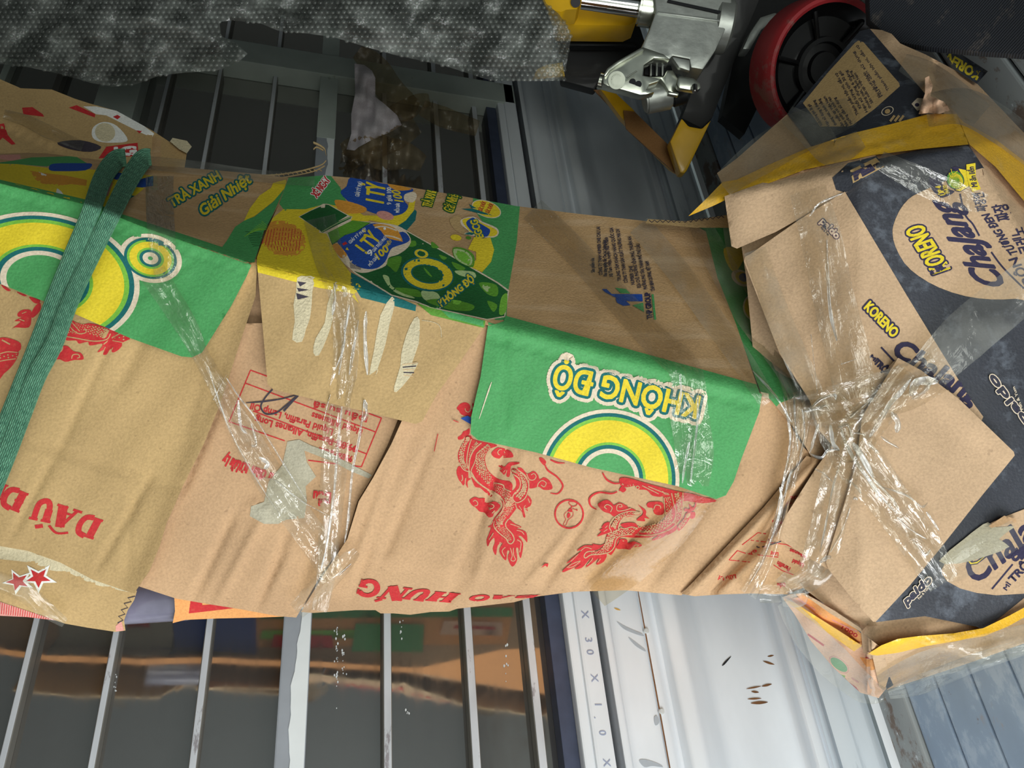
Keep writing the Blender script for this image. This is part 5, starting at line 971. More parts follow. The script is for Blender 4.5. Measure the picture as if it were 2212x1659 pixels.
N1.ell(*one(zA, (1160, 855)), 14, 9, -25, beige, inner=.86); N1.ell(*one(zA, (1160, 858)), 6, 5, -25, cardO)
N1.poly(zA([(1345, 800), (1390, 755), (1450, 760), (1460, 820), (1390, 855)]), beige); N1.ell(*one(zA, (1388, 808)), 5, 4, 0, navyt)
for a in (1180, 1215, 1250): N1.stroke(zA([(a, 935), (a+35, 890)]), 5, cardO, smooth=0)
N1.build()
crf = lambda x, y: base_t(x, y)-.012+.006*np.sin(x*.21)+.005*np.sin(y*.19+x*.1)
for nm, pts, sd_ in (('crumpled_tape', zA([(1450, 600), (1480, 585), (1510, 660), (1490, 740), (1610, 790), (1640, 850), (1560, 878), (1480, 870), (1400, 880), (1420, 800), (1450, 720)]), 1),):
    Sheet(nm, 'crumpled pale tape end', pts, crf, 1.6, peach, par, thick=.0006, step=7, rim=peach).build()
B2 = Sheet('foot_panel', 'plain brown foot panel below the yellow tape with a small barcode', [(1565, 424), (1592, 414), (1740, 362), (1890, 334), (1912, 360), (1848, 400), (1828, 416), (1676, 501), (1592, 537), (1580, 532)], base_t, 1.0, card2, par, lift=lambda x, y: .010*np.exp(-((x-1592)/60)**2))
B2.poly([(1798, 384), (1832, 352), (1920, 330), (1915, 362), (1848, 405), (1826, 416), (1806, 410)], navy); B2.poly(zA([(872, 1312), (1070, 1215), (1135, 1285), (895, 1412)]), cardO)
for k in range(13):
    a = k/12; q0 = np.array(one(zA, (890, 1330)))*(1-a)+np.array(one(zA, (905, 1395)))*a; q1 = np.array(one(zA, (1030, 1262)))*(1-a)+np.array(one(zA, (1068, 1308)))*a; B2.stroke([q0, q1], (.8, 1.6, 1.1, 2.0)[k % 4], navyt, smooth=0)
outlined(B2, '8936', one(zA, (1058, 1290)), one(zA, (1100, 1265)), 6, [], navyt, .3); B2.build()
N3 = Sheet('foot_panel', 'dark printed foot panel with round tan labels and noodle lettering', [(1826, 412), (1848, 400), (1895, 344), (1992, 322), (2092, 312), (2150, 400), (2250, 560), (2250, 1265), (2212, 1292), (2126, 1362), (2110, 1354), (1998, 1331), (1892, 1344), (1900, 1000), (1860, 800)], base_t, 0, navy, par, step=10, creases=[(1900, 395, 2095, 335, 4, -.0012), (2080, 560, 1990, 600, 3, .0015)])
N3.poly(zB([(1890, -100), (1640, -45), (1410, 55), (1320, 110), (1250, 200), (1205, 310), (1200, 380), (1220, 470), (1290, 600), (1400, 700), (1560, 790), (1760, 855), (1960, 880), (2150, 875), (2350, 850), (2350, 300), (2212, 130), (2000, -70)])[1:]+[(2122, 363)], card2, smooth=2)
N3.poly([(2122, 364), (2250, 470), (2250, 620), (2166, 560)], card2)
outlined(N3, 'KORENO', one(zE, (840, 1265)), one(zE, (545, 800)), 30, [(5, navyt)], yellow, 1.4, up=(-40, 14))
outlined(N3, 'ChaJang', one(zE, (1430, 1440)), one(zE, (850, 545)), 40, [], navyt, 2.4, shear=.25, up=(-62, 4))
N3.stroke(zE([(1275, 1095), (1400, 1260), (1620, 1480)]), 4, navyt); N3.stroke(zE([(945, 480), (1000, 700), (1080, 800), (1150, 925)]), 4, navyt)
outlined(N3, 'MÌ TRỘN', (2262, 660), one(zE, (1545, 1150)), 17, [], navyt, .9, up=(-19, 6)); outlined(N3, 'TƯƠNG ĐEN', one(zE, (1560, 1110)), one(zE, (1255, 690)), 16, [], navyt, .9, up=(-18, 4)); outlined(N3, '짜장면', one(zE, (1235, 660)), one(zE, (1185, 470)), 17, [], navyt, .6, up=(-21, 2))
outlined(N3, '코레노', (2234, 545), one(zE, (1610, 830)), 22, [], navyt, .8, up=(-28, 5)); outlined(N3, '짜장', one(zE, (1490, 750)), one(zE, (1430, 580)), 22, [], navyt, .8, up=(-28, 5))
N3.poly(zE([(620, 330), (640, 300), (700, 310), (800, 420), (890, 460), (760, 525), (700, 490), (640, 420)]), navyt, smooth=3); outlined(N3, 'ÚP 4', one(zE, (795, 490)), one(zE, (740, 395)), 11, [], yellow, .7, up=(-12, 2)); outlined(N3, 'PHÚT', one(zE, (835, 470)), one(zE, (800, 385)), 7, [], yellow, .4, up=(-8, 2))
N3.poly(zE([(855, 205), (900, 195), (1015, 225), (1045, 410), (940, 465), (890, 450), (880, 420), (980, 380), (985, 300)]), navyt); N3.poly(zE([(930, 215), (1010, 232), (1038, 405), (945, 455), (895, 440), (960, 400), (990, 330)]), yellow)
N3.ell(*one(zE, (895, 335)), 21, 19, 60, navyt); N3.ell(*one(zE, (895, 335)), 19.5, 17.5, 60, mgreen)
for k in range(7): N3.ell(*one(zE, (905+k*4, 345-k*2)), 17-k*2.3, 14-k*2, 60, yellow, inner=.93-.01*k)
N3.stroke(zE([(850, 220), (870, 270), (920, 240)]), 1.3, yellow); N3.stroke(zE([(830, 260), (850, 300), (900, 290)]), 1.3, yellow)
N3.poly(zE([(1012, 172), (1108, 156), (1112, 300), (1165, 430), (1078, 462), (1040, 390), (1016, 290)]), yellow); outlined(N3, 'Mì ăn liền', one(zE, (1130, 405)), one(zE, (1088, 195)), 11, [], navyt, .5, up=(-13, 1))
# lower round label and marks
N3.poly(zD([(2212, -90), (2100, -60), (1930, 0), (1605, 78), (1578, 130), (1585, 170), (1620, 220), (1720, 275), (1850, 310), (2000, 328), (2300, 310), (2350, -100)]), card2, smooth=0)
N3.poly([(2133, 1133), (2160, 1120), (2212, 1100), (2250, 1090), (2250, 1280), (2040, 1216)], card2)
outlined(N3, 'ChaJang', one(zD, (1850, 235)), (2300, 1112), 42, [], navyt, 2.4, shear=.2, up=(-38, -44)); N3.stroke(zD([(1965, 280), (2125, 88)]), 4, navyt, smooth=0)
outlined(N3, 'MÌ', one(zD, (2078, 292)), one(zD, (2112, 245)), 10, [], navyt, .6); outlined(N3, 'TRỘN TƯƠNG', one(zD, (2130, 235)), (2312, 1130), 17, [], navyt, 1.2); N3.poly(zD([(1755, 45), (1800, 70), (1850, 60), (1900, 20), (1940, 0), (1930, 30), (1850, 90), (1800, 95)]), navyt); N3.poly(zD([(1775, 55), (1810, 78), (1850, 70), (1920, 22), (1850, 82), (1800, 88)]), yellow)
outlined(N3, 'cay', one(zD, (2145, 70)), (2222, 1186), 22, [], navyt, 2)
outlined(N3, 'paldo', one(zD, (1305, 408)), one(zD, (1505, 215)), 17, [(3.4, beige), (1.6, navyt)], navy, .2, shear=.2); outlined(N3, 'Fun & Yum', one(zD, (1405, 360)), one(zD, (1480, 275)), 5, [], beige, .2)
outlined(N3, 'paldo', (2222, 908), one(zC, (1975, 30)), 17, [(4.0, beige), (1.8, navyt)], navy, .2, up=(-3, -22) if False else None); outlined(N3, 'Fun & Yum', one(zC, (2205, 300)), one(zC, (2140, 125)), 6, [], beige, .3)
N3.poly(zC([(1555, 1470), (1750, 1300), (1850, 1220), (1935, 1170), (2000, 1210), (2110, 1200), (2130, 1215), (2020, 1300), (2100, 1360), (1900, 1440), (1700, 1490)]), greypatch, smooth=2)
N3.build()
sp2 = Sheet('splintered_card', None, zC([(1940, 1200), (2060, 1120), (2150, 1145), (2155, 1170), (2010, 1200), (1960, 1215)]), lambda x, y: base_t(x, y)-.006, .6, card, par, step=6); sp2.build()
C1 = Sheet('foot_panel', 'shaded plain brown panel under the dark printed one', [(1732, 1279), (1795, 1222), (1880, 1300), (2000, 1320), (2135, 1352), (2135, 1372), (1985, 1388), (1902, 1404), (1868, 1368), (1800, 1314)], lambda x, y: base_t(x, y)+.010, -1, card2, par, lift=lambda x, y: -.035*np.exp(-(relu(-sd(x, y, 1735, 1265, 1900, 1400)+6)/60)**2)*(x < 1960)); C1.build()
K1 = Sheet('foot_flap', 'large brown flap with yellow and black lettering', [(1825, 414), (1727, 474), (1622, 548), (1609, 555), (1607, 565), (1640, 650), (1684, 764), (1749, 865), (1770, 930), (1830, 1000), (2100, 960), (2124, 900), (2096, 862), (1960, 640)], base_t, 1.4, card2, par, step=10, lift=lambda x, y: .012*np.exp(-(sd(x, y, 1609, 560, 1760, 900)/45)**2), creases=[(1740, 500, 1810, 820, 10, -.0015), (1780, 480, 1830, 860, 7, .0012), (1830, 380, 2130, 900, 5, .002)])
outlined(K1, 'paldo', one(zB, (640, 285)), one(zB, (765, 415)), 15, [(3, navyt), (1.2, pink)], beige, .5); outlined(K1, 'Fun & Yum', one(zB, (645, 330)), one(zB, (700, 390)), 5, [], navyt, .2)
outlined(K1, 'KORENO', one(zB, (975, 945)), one(zB, (1200, 1175)), 22, [(5, navyt)], yellow, 1.2, shear=-.1)
outlined(K1, 'ChaJang', one(zB, (1200, 1300)), one(zB, (1830, 1700)), 42, [], navyt, 2.6, shear=.15); K1.stroke(zB([(1112, 1250), (1215, 1360)]), 4, navyt, smooth=0)
outlined(K1, 'MÌ', one(zB, (1025, 1325)), one(zB, (1065, 1365)), 8, [], navyt, .8); outlined(K1, 'TRỘN TƯƠNG', one(zB, (1055, 1370)), one(zB, (1330, 1640)), 14, [], navyt, 1.1); K1.build()
K3 = Sheet('foot_flap', 'small plain brown flap at the waist of the foot', [(1676, 1159), (1700, 1110), (1762, 1012), (1800, 960), (1900, 960), (1950, 1100), (1850, 1240), (1786, 1228), (1730, 1195)], base_t, 2.0, card2, par, lift=lambda x, y: .006*np.exp(-((x-1680)/60)**2)); K3.build()
K2 = Sheet('foot_flap', 'plain brown square card taped over the foot', [(1940, 773), (1990, 800), (2074, 864), (2190, 976), (2192, 984), (2120, 1072), (2022, 1196), (1965, 1265), (1892, 1343), (1886, 1343), (1840, 1292), (1790, 1230), (1784, 1215), (1826, 1080), (1850, 1000), (1862, 900)], base_t, 2.8, card2, par, step=10, lift=lambda x, y: .006*np.exp(-(sd(x, y, 1940, 773, 2190, 978)/30)**2), creases=[(1960, 780, 2190, 985, 5, .001)]); K2.build()
C2 = Sheet('foot_side_panel', 'brown side of the foot below the yellow tape', [(1892, 1408), (1990, 1392), (2126, 1362), (2250, 1312), (2250, 1368), (2212, 1390), (2100, 1430), (1985, 1468), (1916, 1490), (1908, 1450)], base_t, -.4, card2, par); C2.poly([(1910, 1470), (1922, 1462), (1930, 1480), (1914, 1490)], navy); C2.build()
O1 = Sheet('orange_carton_end', 'crumpled orange noodle carton end taped into the foot', [(1690, 1291), (1705, 1284), (1736, 1281), (1800, 1315), (1862, 1370), (1872, 1400), (1895, 1416), (1908, 1446), (1914, 1488), (1898, 1508), (1858, 1496), (1800, 1442), (1752, 1385), (1715, 1325)], lambda x, y: base_t(x, y)+.01+.008*np.sin((x+y)*.05), -.5, peach, par, step=8)
zG = lambda pts: zp(1660, 1260, 4.007, pts)
O1.poly(zG([(230, 130), (290, 95), (560, 250), (800, 400), (830, 520), (790, 540), (620, 420), (420, 280)]), orange); O1.stroke(zG([(250, 130), (500, 290), (790, 430)]), 3, pink); O1.stroke(zG([(150, 200), (190, 240)]), 8, pink)
O1.ell(*one(zG, (610, 705)), 22, 10, 38, green, m=20); O1.ell(*one(zG, (610, 705)), 26, 13, 38, pink, inner=.9, m=20); O1.poly(zG([(625, 790), (665, 800), (650, 850), (620, 820)]), lgreen); O1.poly(zG([(660, 830), (760, 900), (800, 960), (740, 930), (680, 870)]), red); O1.stroke(zG([(340, 440), (480, 540)]), 4, red); O1.stroke(zG([(720, 820), (780, 860)]), 3, pink); O1.stroke(zG([(840, 640), (880, 660)]), 3, red); O1.poly(zG([(790, 640), (930, 660), (940, 730), (880, 770)]), orange)
outlined(O1, '1000', one(zG, (630, 390)), one(zG, (760, 470)), 8, [], red, .4); O1.build()
yf = lambda x, y: base_t(x, y)-.004
def ytape(label, pts, lay, cre=()): return Sheet('yellow_tape', label, pts, yf, lay, packtape, par, thick=.0005, step=9, rim=packtape, creases=cre).build()
ytape('yellow tape along the upper edge of the foot', [(1487, 467), (1530, 425), (1561, 393), (1592, 388), (1660, 356), (1749, 318), (1844, 287), (1925, 268), (2007, 246), (2066, 246), (2078, 262), (2092, 312), (1986, 322), (1886, 335), (1740, 366), (1660, 396), (1592, 420), (1540, 445)], .6, [(1600, 405, 1990, 290, 6, -.003), (1750, 340, 2060, 275, 5, .003)])
ytape('yellow tape round the far edge of the foot', [(2068, 250), (2082, 264), (2150, 300), (2212, 348), (2250, 385), (2250, 470), (2212, 434), (2150, 360), (2094, 312)], .8)
ytape('yellow tape along the lower edge of the foot', [(1872, 1414), (1904, 1394), (1940, 1380), (1985, 1374), (2060, 1368), (2124, 1357), (2180, 1330), (2250, 1292), (2250, 1312), (2180, 1352), (2127, 1374), (2000, 1396), (1940, 1410), (1896, 1416)], .8, [(1900, 1405, 2120, 1368, 4, -.003)])
Sheet('yellow_tape', 'yellow tape over the orange carton end', zG([(150, 150), (210, 160), (420, 290), (640, 430), (810, 540), (740, 590), (500, 420), (330, 290)]), lambda x, y: base_t(x, y)-.006, 0, packtape, par, thick=.0005, step=8, rim=packtape).build()
Sheet('foot_flap', 'curled brown card edge', zG([(290, 88), (320, 92), (560, 230), (800, 390), (815, 430), (960, 545), (970, 560), (1000, 620), (1050, 780), (1005, 930), (960, 900), (900, 630), (820, 600), (800, 420), (540, 265)]), lambda x, y: base_t(x, y)-.004, -.2, card2, par, step=7).build()
kz = Sheet('corrugated_edge', 'cut edge of corrugated card beside the foot', [(1394, 482), (1400, 473), (1480, 478), (1572, 464), (1574, 492), (1500, 492), (1440, 486)], lambda x, y: body_t(x, y)-.03, 3, cardO, par, step=8); kz.stroke([(1402+i*6, 475.5+(5 if i % 2 else 0)-(.0 if i < 14 else (i-14)*.8)) for i in range(28)], 1.8, ink, smooth=0); kz.build()

# ------------------------------------------------------------------ clear tape
bt = lambda x, y: body_t(x, y)-.0160
kt = lambda x, y: base_t(x, y)-.0165
def tp(pts, w, f=bt, m=None, amp=.0012, **k): return strip('clear_tape', pts, w, f, m or tapec, par, amp, **k)
tp([(330, 590), (400, 700), (432, 765), (480, 850), (540, 960), (600, 1060), (680, 1170), (720, 1250)], [60, 50, 36, 42, 62, 70, 66, 50], amp=.0016, seed=1, across=9)
tp([(690, 470), (712, 560), (740, 640), (748, 720), (745, 800), (730, 900), (722, 1000), (714, 1120), (705, 1240), (690, 1320)], [70, 66, 60, 58, 54, 60, 58, 50, 40, 34], amp=.0022, seed=2, across=9)
tp([(560, 500), (700, 520), (820, 540), (960, 560)], [60, 70, 60, 50], seed=3, m=tapeh) if False else None
tp([(1150, 452), (1240, 540), (1330, 640), (1420, 740), (1480, 800), (1490, 900), (1500, 980), (1490, 1050)], [56, 58, 60, 64, 70, 84, 84, 80], seed=4, m=tapec, amp=.0008)
tp([(1380, 486), (1460, 580), (1540, 690), (1610, 790), (1660, 870)], [50, 52, 52, 48, 40], seed=5, m=tapeh)
tp([(1505, 470), (1550, 560), (1620, 680), (1690, 780), (1730, 860)], [46, 60, 64, 56, 40], seed=6, m=tapeh, amp=.003)
tp([(1590, 480), (1600, 560), (1640, 640), (1690, 740)], [60, 50, 40, 30], seed=7, m=tapeh, amp=.002)
tp([(1690, 800), (1715, 860), (1722, 930), (1715, 1000), (1695, 1080), (1670, 1170), (1640, 1240), (1615, 1284)], [30, 40, 34, 34, 24, 26, 36, 44], seed=8, amp=.004, m=tapec, across=9)
tp([(1735, 800), (1740, 870), (1728, 960), (1700, 1040)], [24, 30, 26, 20], seed=9, amp=.004, across=8)
tp([(1830, 1080), (1800, 1150), (1770, 1230), (1700, 1275), (1640, 1284)], [40, 60, 60, 46, 36], seed=10, amp=.003, m=tapeh)
tp([(300, 350), (420, 362), (560, 380), (680, 388)], [30, 30, 26, 30], seed=11, m=tapeh); tp([(345, 380), (345, 440), (350, 520), (360, 600)], [60, 60, 60, 50], seed=12)
tp([(-60, 1240), (40, 1270), (90, 1310), (140, 1346)], [30, 50, 40, 20], seed=13, amp=.002, m=tapeh)
tp([(640, 1320), (690, 1270), (740, 1220), (770, 1190)], [40, 50, 40, 20], seed=14, amp=.003)
tp([(1290, 1290), (1360, 1230), (1450, 1150), (1520, 1060)], [50, 70, 70, 60], seed=15, m=stain, amp=.0003)
# over the foot
tp([(1700, 880), (1790, 880), (1880, 860), (1960, 835), (2030, 800)], [60, 90, 100, 100, 90], kt, amp=.003, seed=20, across=11)
tp([(1780, 860), (1820, 930), (1860, 1000), (1920, 1080), (1985, 1170), (2040, 1260)], [70, 110, 110, 90, 90, 70], kt, amp=.0035, seed=21, across=11)
tp([(1960, 800), (1900, 880), (1850, 940), (1820, 1010), (1800, 1090), (1780, 1170), (1750, 1240)], [70, 80, 90, 80, 76, 76, 60], kt, amp=.0035, seed=22, across=11)
tp([(1745, 410), (1775, 520), (1800, 640), (1830, 760), (1850, 860)], [80, 90, 90, 96, 90], kt, amp=.0014, seed=23)
tp([(1630, 540), (1680, 680), (1740, 820), (1770, 900)], [50, 54, 54, 50], kt, amp=.001, seed=24, m=tapeh)
tp([(2010, 800), (2080, 730), (2150, 670), (2250, 590)], [90, 110, 110, 100], kt, amp=.001, seed=25, m=tapeh)
tp([(1560, 400), (1640, 340), (1740, 280), (1840, 240)], [50, 80, 90, 60], lambda x, y: base_t(x, y)-.010, amp=.002, seed=26, m=tapeh)
tp([(1700, 246), (1760, 290), (1800, 330), (1860, 300)], [40, 70, 60, 40], lambda x, y: base_t(x, y)-.011, amp=.002, seed=27, m=tapeh)
tp([(2000, 240), (2080, 230), (2160, 270), (2250, 340)], [70, 80, 80, 70], lambda x, y: base_t(x, y)-.011, amp=.003, seed=28, m=tapeh)
tp([(1950, 135), (2000, 160), (2060, 200), (2120, 250)], [40, 60, 60, 60], lambda x, y: base_t(x, y)-.009, amp=.002, seed=29, m=tapeh)
tp([(1900, 345), (1990, 390), (2060, 420), (2130, 440)], [40, 60, 60, 40], kt, amp=.001, seed=30)
tp([(1900, 1480), (1990, 1440), (2100, 1410), (2250, 1370)], [40, 60, 66, 60], lambda x, y: base_t(x, y)-.009, amp=.003, seed=31, m=tapeh)
tp([(1920, 1500), (1990, 1478), (2100, 1434), (2250, 1385)], [20, 44, 40, 34], lambda x, y: base_t(x, y)-.004, amp=.003, seed=32, m=wrapf)
tp([(1692, 1300), (1740, 1365), (1800, 1430), (1870, 1490), (1915, 1500)], [30, 66, 76, 60, 24], lambda x, y: base_t(x, y)-.006, amp=.003, seed=33, m=tapeh)
tp([(1690, 1240), (1730, 1290), (1690, 1300)], [40, 36, 20], kt, amp=.002, seed=34, m=tapeh)
tp([(2040, 1240), (2110, 1200), (2200, 1150)], [50, 70, 60], kt, amp=.001, seed=35, m=tapeh)

# narrow whitened strips along the tape folds, standing in for its glints
def tf(pts, w=5, f=bt, off=.004): return strip('tape_glint_fold', pts, [w*.4, w, w*.8, w, w*.3], lambda x, y: f(x, y)-off, tapek, par, .0012, 5, seed=int(pts[0][0]) % 50, ripple=(2, 2))
zF = lambda pts: zp(550, 350, 3.568, pts)
for p_, w in (([(650, 1640), (700, 1300), (730, 1100)], 6), ([(730, 1640), (770, 1400), (800, 1220)], 7), ([(870, 1640), (850, 1350), (860, 1150)], 9), ([(620, 1600), (690, 1420), (690, 1250)], 4), ([(610, 930), (620, 1050), (600, 1180)], 8), ([(680, 960), (700, 1000), (690, 1040)], 10)): tf(zF(p_), w)
for p_, w in (([(0, 40), (60, 240), (180, 560), (400, 960), (560, 1190)], 4), ([(140, 130), (240, 280), (370, 450), (560, 760), (760, 1080)], 4), ([(40, 300), (140, 105)], 4), ([(230, 300), (250, 500), (300, 560)], 7), ([(330, 480), (370, 640), (330, 650)], 6), ([(390, 740), (460, 790), (430, 830)], 9), ([(430, 900), (520, 920), (640, 1020), (740, 1090), (940, 1200)], 4), ([(1030, 350), (1000, 640), (970, 1000), (930, 1300), (880, 1580)], 6), ([(1200, 300), (1170, 560), (1110, 860), (1080, 1200), (1050, 1400)], 6), ([(940, 260), (890, 460)], 4), ([(1200, 300), (1220, 400), (1180, 470)], 12), ([(870, 1600), (900, 1480)], 10), ([(1000, 1650), (1100, 1560)], 14)): tf(zc(p_), w)
for p_, w in (([(1850, 30), (1860, 150), (1850, 250)], 5), ([(1990, 190), (1985, 400), (1950, 700), (1930, 880)], 6), ([(1925, 550), (1890, 720), (1870, 870)], 6)): tf(zh(p_), w)
for p_, w in (([(120, 0), (300, 200), (420, 400)], 6), ([(360, 200), (400, 420), (410, 560), (370, 800), (290, 1150)], 6), ([(440, 180), (450, 400), (470, 620)], 5), ([(500, 300), (520, 480), (480, 680)], 5), ([(330, 900), (340, 1050), (250, 1330), (180, 1500), (90, 1650)], 8), ([(420, 760), (370, 950), (300, 1170)], 5)): tf(zC(p_), w, off=.010)
for p_, w in (([(580, 280), (650, 220), (750, 190), (760, 230)], 7), ([(500, 320), (590, 300), (690, 270)], 9), ([(870, 370), (930, 310), (1010, 250)], 9), ([(560, 640), (610, 480), (630, 410)], 7), ([(560, 640), (650, 675), (700, 620), (780, 610)], 7), ([(720, 420), (740, 560), (790, 620)], 10), ([(800, 430), (830, 540), (900, 680), (1000, 820), (1100, 960), (1240, 1110)], 9), ([(890, 560), (960, 660), (1050, 830)], 14), ([(1020, 520), (1080, 420), (1180, 260), (1260, 170), (1340, 70)], 12), ([(1340, 200), (1380, 100), (1450, 80), (1550, 90)], 20), ([(1350, 220), (1430, 170), (1490, 100)], 12), ([(1190, 320), (1240, 400), (1230, 480)], 14), ([(1010, 560), (1060, 610), (1090, 640)], 9), ([(1110, 510), (1180, 560), (1250, 600)], 7), ([(1040, 830), (1130, 920), (1200, 1000), (1250, 1080)], 7), ([(1120, 900), (1300, 960), (1420, 1050), (1470, 1020)], 5), ([(1460, 1090), (1500, 1150), (1560, 1240)], 6), ([(1230, 1130), (1330, 1220), (1460, 1300)], 6), ([(1350, 1300), (1400, 1360), (1450, 1420), (1490, 1380)], 8), ([(600, 760), (660, 790), (740, 860)], 5), ([(800, 700), (740, 900), (690, 1160), (640, 1400)], 5), ([(870, 1060), (810, 1230), (720, 1400)], 6), ([(640, 1480), (700, 1440), (720, 1450)], 9), ([(900, 1000), (910, 980), (930, 1000)], 7), ([(840, 840), (900, 880), (960, 950)], 6), ([(780, 440), (850, 420), (880, 480), (890, 530)], 8), ([(900, 480), (960, 490), (990, 500)], 5)): tf(zC(p_), w, kt)
for p_, w in (([(690, 420), (700, 700), (720, 980), (770, 1200)], 8), ([(570, 1150), (620, 1600)], 3), ([(800, 1380), (920, 1340)], 6), ([(560, 240), (640, 140), (820, 60)], 5)): tf(zB(p_), w, kt, .003)

# ------------------------------------------------------------------ green strap round the parcel
strapm, nt, b = newmat('woven_green_strap')
uvv = mapped(nt, (1, 1, 1), coord='UV')
wv = nd(nt, 'ShaderNodeTexWave', Scale=1.0, Distortion=0.0); wv.bands_direction = 'DIAGONAL'
sx = nd(nt, 'ShaderNodeSeparateXYZ'); nt.links.new(uvv, sx.inputs[0])
pp = nd(nt, 'ShaderNodeMath', operation='PINGPONG'); pp.inputs[1].default_value = .1; nt.links.new(sx.outputs[1], pp.inputs[0])
cx_ = nd(nt, 'ShaderNodeCombineXYZ'); ml = nd(nt, 'ShaderNodeMath', operation='MULTIPLY'); ml.inputs[1].default_value = 30; nt.links.new(sx.outputs[0], ml.inputs[0])
m3 = nd(nt, 'ShaderNodeMath', operation='MULTIPLY'); m3.inputs[1].default_value = 14; nt.links.new(pp.outputs[0], m3.inputs[0]); nt.links.new(ml.outputs[0], cx_.inputs[0]); nt.links.new(m3.outputs[0], cx_.inputs[1]); nt.links.new(cx_.outputs[0], wv.inputs['Vector'])
gr = nd(nt, 'ShaderNodeTexNoise', Scale=240.0, Detail=3.0); nt.links.new(mapped(nt), gr.inputs['Vector'])
rib = nd(nt, 'ShaderNodeMath', operation='SINE'); m4 = nd(nt, 'ShaderNodeMath', operation='MULTIPLY'); m4.inputs[1].default_value = 62.8; nt.links.new(sx.outputs[1], m4.inputs[0]); nt.links.new(m4.outputs[0], rib.inputs[0])
hh = nd(nt, 'ShaderNodeMath', operation='ADD'); nt.links.new(wv.outputs[1], hh.inputs[0]); nt.links.new(rib.outputs[0], hh.inputs[1])
nt.links.new(ramp(nt, gr.outputs[0], [(.3, lin((84, 148, 118))), (.7, lin((122, 188, 152)))]), b.inputs['Base Color'])
bp = nd(nt, 'ShaderNodeBump', Strength=.9, Distance=.0016); nt.links.new(hh.outputs[0], bp.inputs['Height']); nt.links.new(bp.outputs[0], b.inputs['Normal']); b.inputs['Roughness'].default_value = .9
strap = thing('tie_strap', 'green woven strap tied round the left end of the wrapped parcel', 'strap', P(180, 520, .75))
def band(pts, w, ex, name='strand', th=.0035):
    q_ = smooth_curve([p[:2] for p in pts], 10); k = len(q_); e = np.interp(np.linspace(0, 1, k), np.linspace(0, 1, len(pts)), [p[2] for p in pts])
    g = np.gradient(q_, axis=0); g /= np.linalg.norm(g, axis=1)[:, None]; nn = np.stack([-g[:, 1], g[:, 0]], 1); ws = np.interp(np.linspace(0, 1, k), np.linspace(0, 1, len(w)), w)
    al = np.concatenate([[0], np.cumsum(np.linalg.norm(np.diff(q_, axis=0), axis=1))])/600; m_ = 18; V = []; UV = []
    for j in range(m_):
        a = 2*math.pi*j/m_; u = math.cos(a)*(abs(math.cos(a))**-.35 if abs(math.cos(a)) > .05 else 1)*.5; dz = math.sin(a)
        xy = q_+nn*(ws*max(-.5, min(.5, u)))[:, None]; t = body_t(q_[:, 0], q_[:, 1])-.0205-ex-e-th-th*dz+.002*np.sin(al*60+j)*0
        V.append(P(xy[:, 0], xy[:, 1], t)); UV.append(np.stack([al, np.full(k, u+.5)], 1))
    f = [(j*k+i, ((j+1) % m_)*k+i, ((j+1) % m_)*k+i+1, j*k+i+1) for j in range(m_) for i in range(k-1)]
    f += [tuple(j*k for j in range(m_)), tuple((m_-1-j)*k+k-1 for j in range(m_))]
    return link(name, np.concatenate(V), f, strapm, strap, uv=np.concatenate(UV))
band([(272, 341, .016), (250, 346, .026), (222, 385, .026), (195, 460, .014), (160, 545, 0), (122, 640, 0), (80, 750, 0), (40, 850, 0), (0, 950, 0), (-40, 1050, 0)], [38, 44, 42, 40, 42, 42, 42, 42, 42], 0)
band([(326, 340, .016), (308, 345, .026), (278, 390, .024), (240, 465, .014), (196, 555, 0), (152, 650, .003), (118, 740, .004), (80, 810, .002), (48, 890, 0), (12, 985, 0), (-30, 1090, 0)], [36, 44, 42, 40, 38, 38, 42, 44, 44, 44], .004)

# ------------------------------------------------------------------ torn carton standing behind the strapped end
tc_f = lambda x, y: 1.0-.00045*(np.asarray(y, float)-200)+.0025*np.sin(np.asarray(x)*.05)+.0002*np.asarray(x)
tcart = thing('torn_carton', 'torn brown carton with red and white print behind the strapped end', 'carton', P(200, 280, 1.05))
zo = lambda pts: zp(0, 0, 3.568, pts)
TC = Sheet('carton_panel', 'brown panel with red and white print', zo([(-600, 480), (0, 610), (160, 680), (400, 690), (575, 760), (700, 800), (900, 855), (1000, 910), (1180, 1010), (1310, 1095), (1330, 1065), (1440, 1085), (1475, 1130), (1440, 1180), (1420, 1310), (1180, 1290), (600, 1260), (-600, 1200)]), tc_f, 0, cardO, tcart, step=10, creases=[(0, 270, 130, 330, 6, .006), (330, 290, 320, 360, 4, .006)])
TC.poly(zo([(530, 830), (590, 810), (735, 880), (730, 905)]), red); TC.poly(zo([(640, 820), (740, 820), (930, 860), (1040, 920), (1190, 1030), (1170, 1060), (1080, 1020), (960, 960), (820, 890), (740, 880)]), white); TC.poly(zo([(870, 900), (905, 885), (930, 900), (905, 920)]), red); TC.poly(zo([(1050, 1005), (1095, 1010), (1075, 1028)]), red)
TC.poly(zo([(170, 830), (250, 825), (330, 880), (340, 900), (260, 890), (180, 880)]), red); TC.poly(zo([(-20, 960), (30, 950), (60, 1040), (120, 1110), (90, 1115), (20, 1060), (-20, 1100)]), red)
TC.poly(zo([(720, 980), (800, 940), (900, 970), (985, 1080), (880, 1100), (760, 1090), (710, 1050)]), white, smooth=4); TC.ell(*one(zo, (810, 1020)), 22, 20, 20, torn)
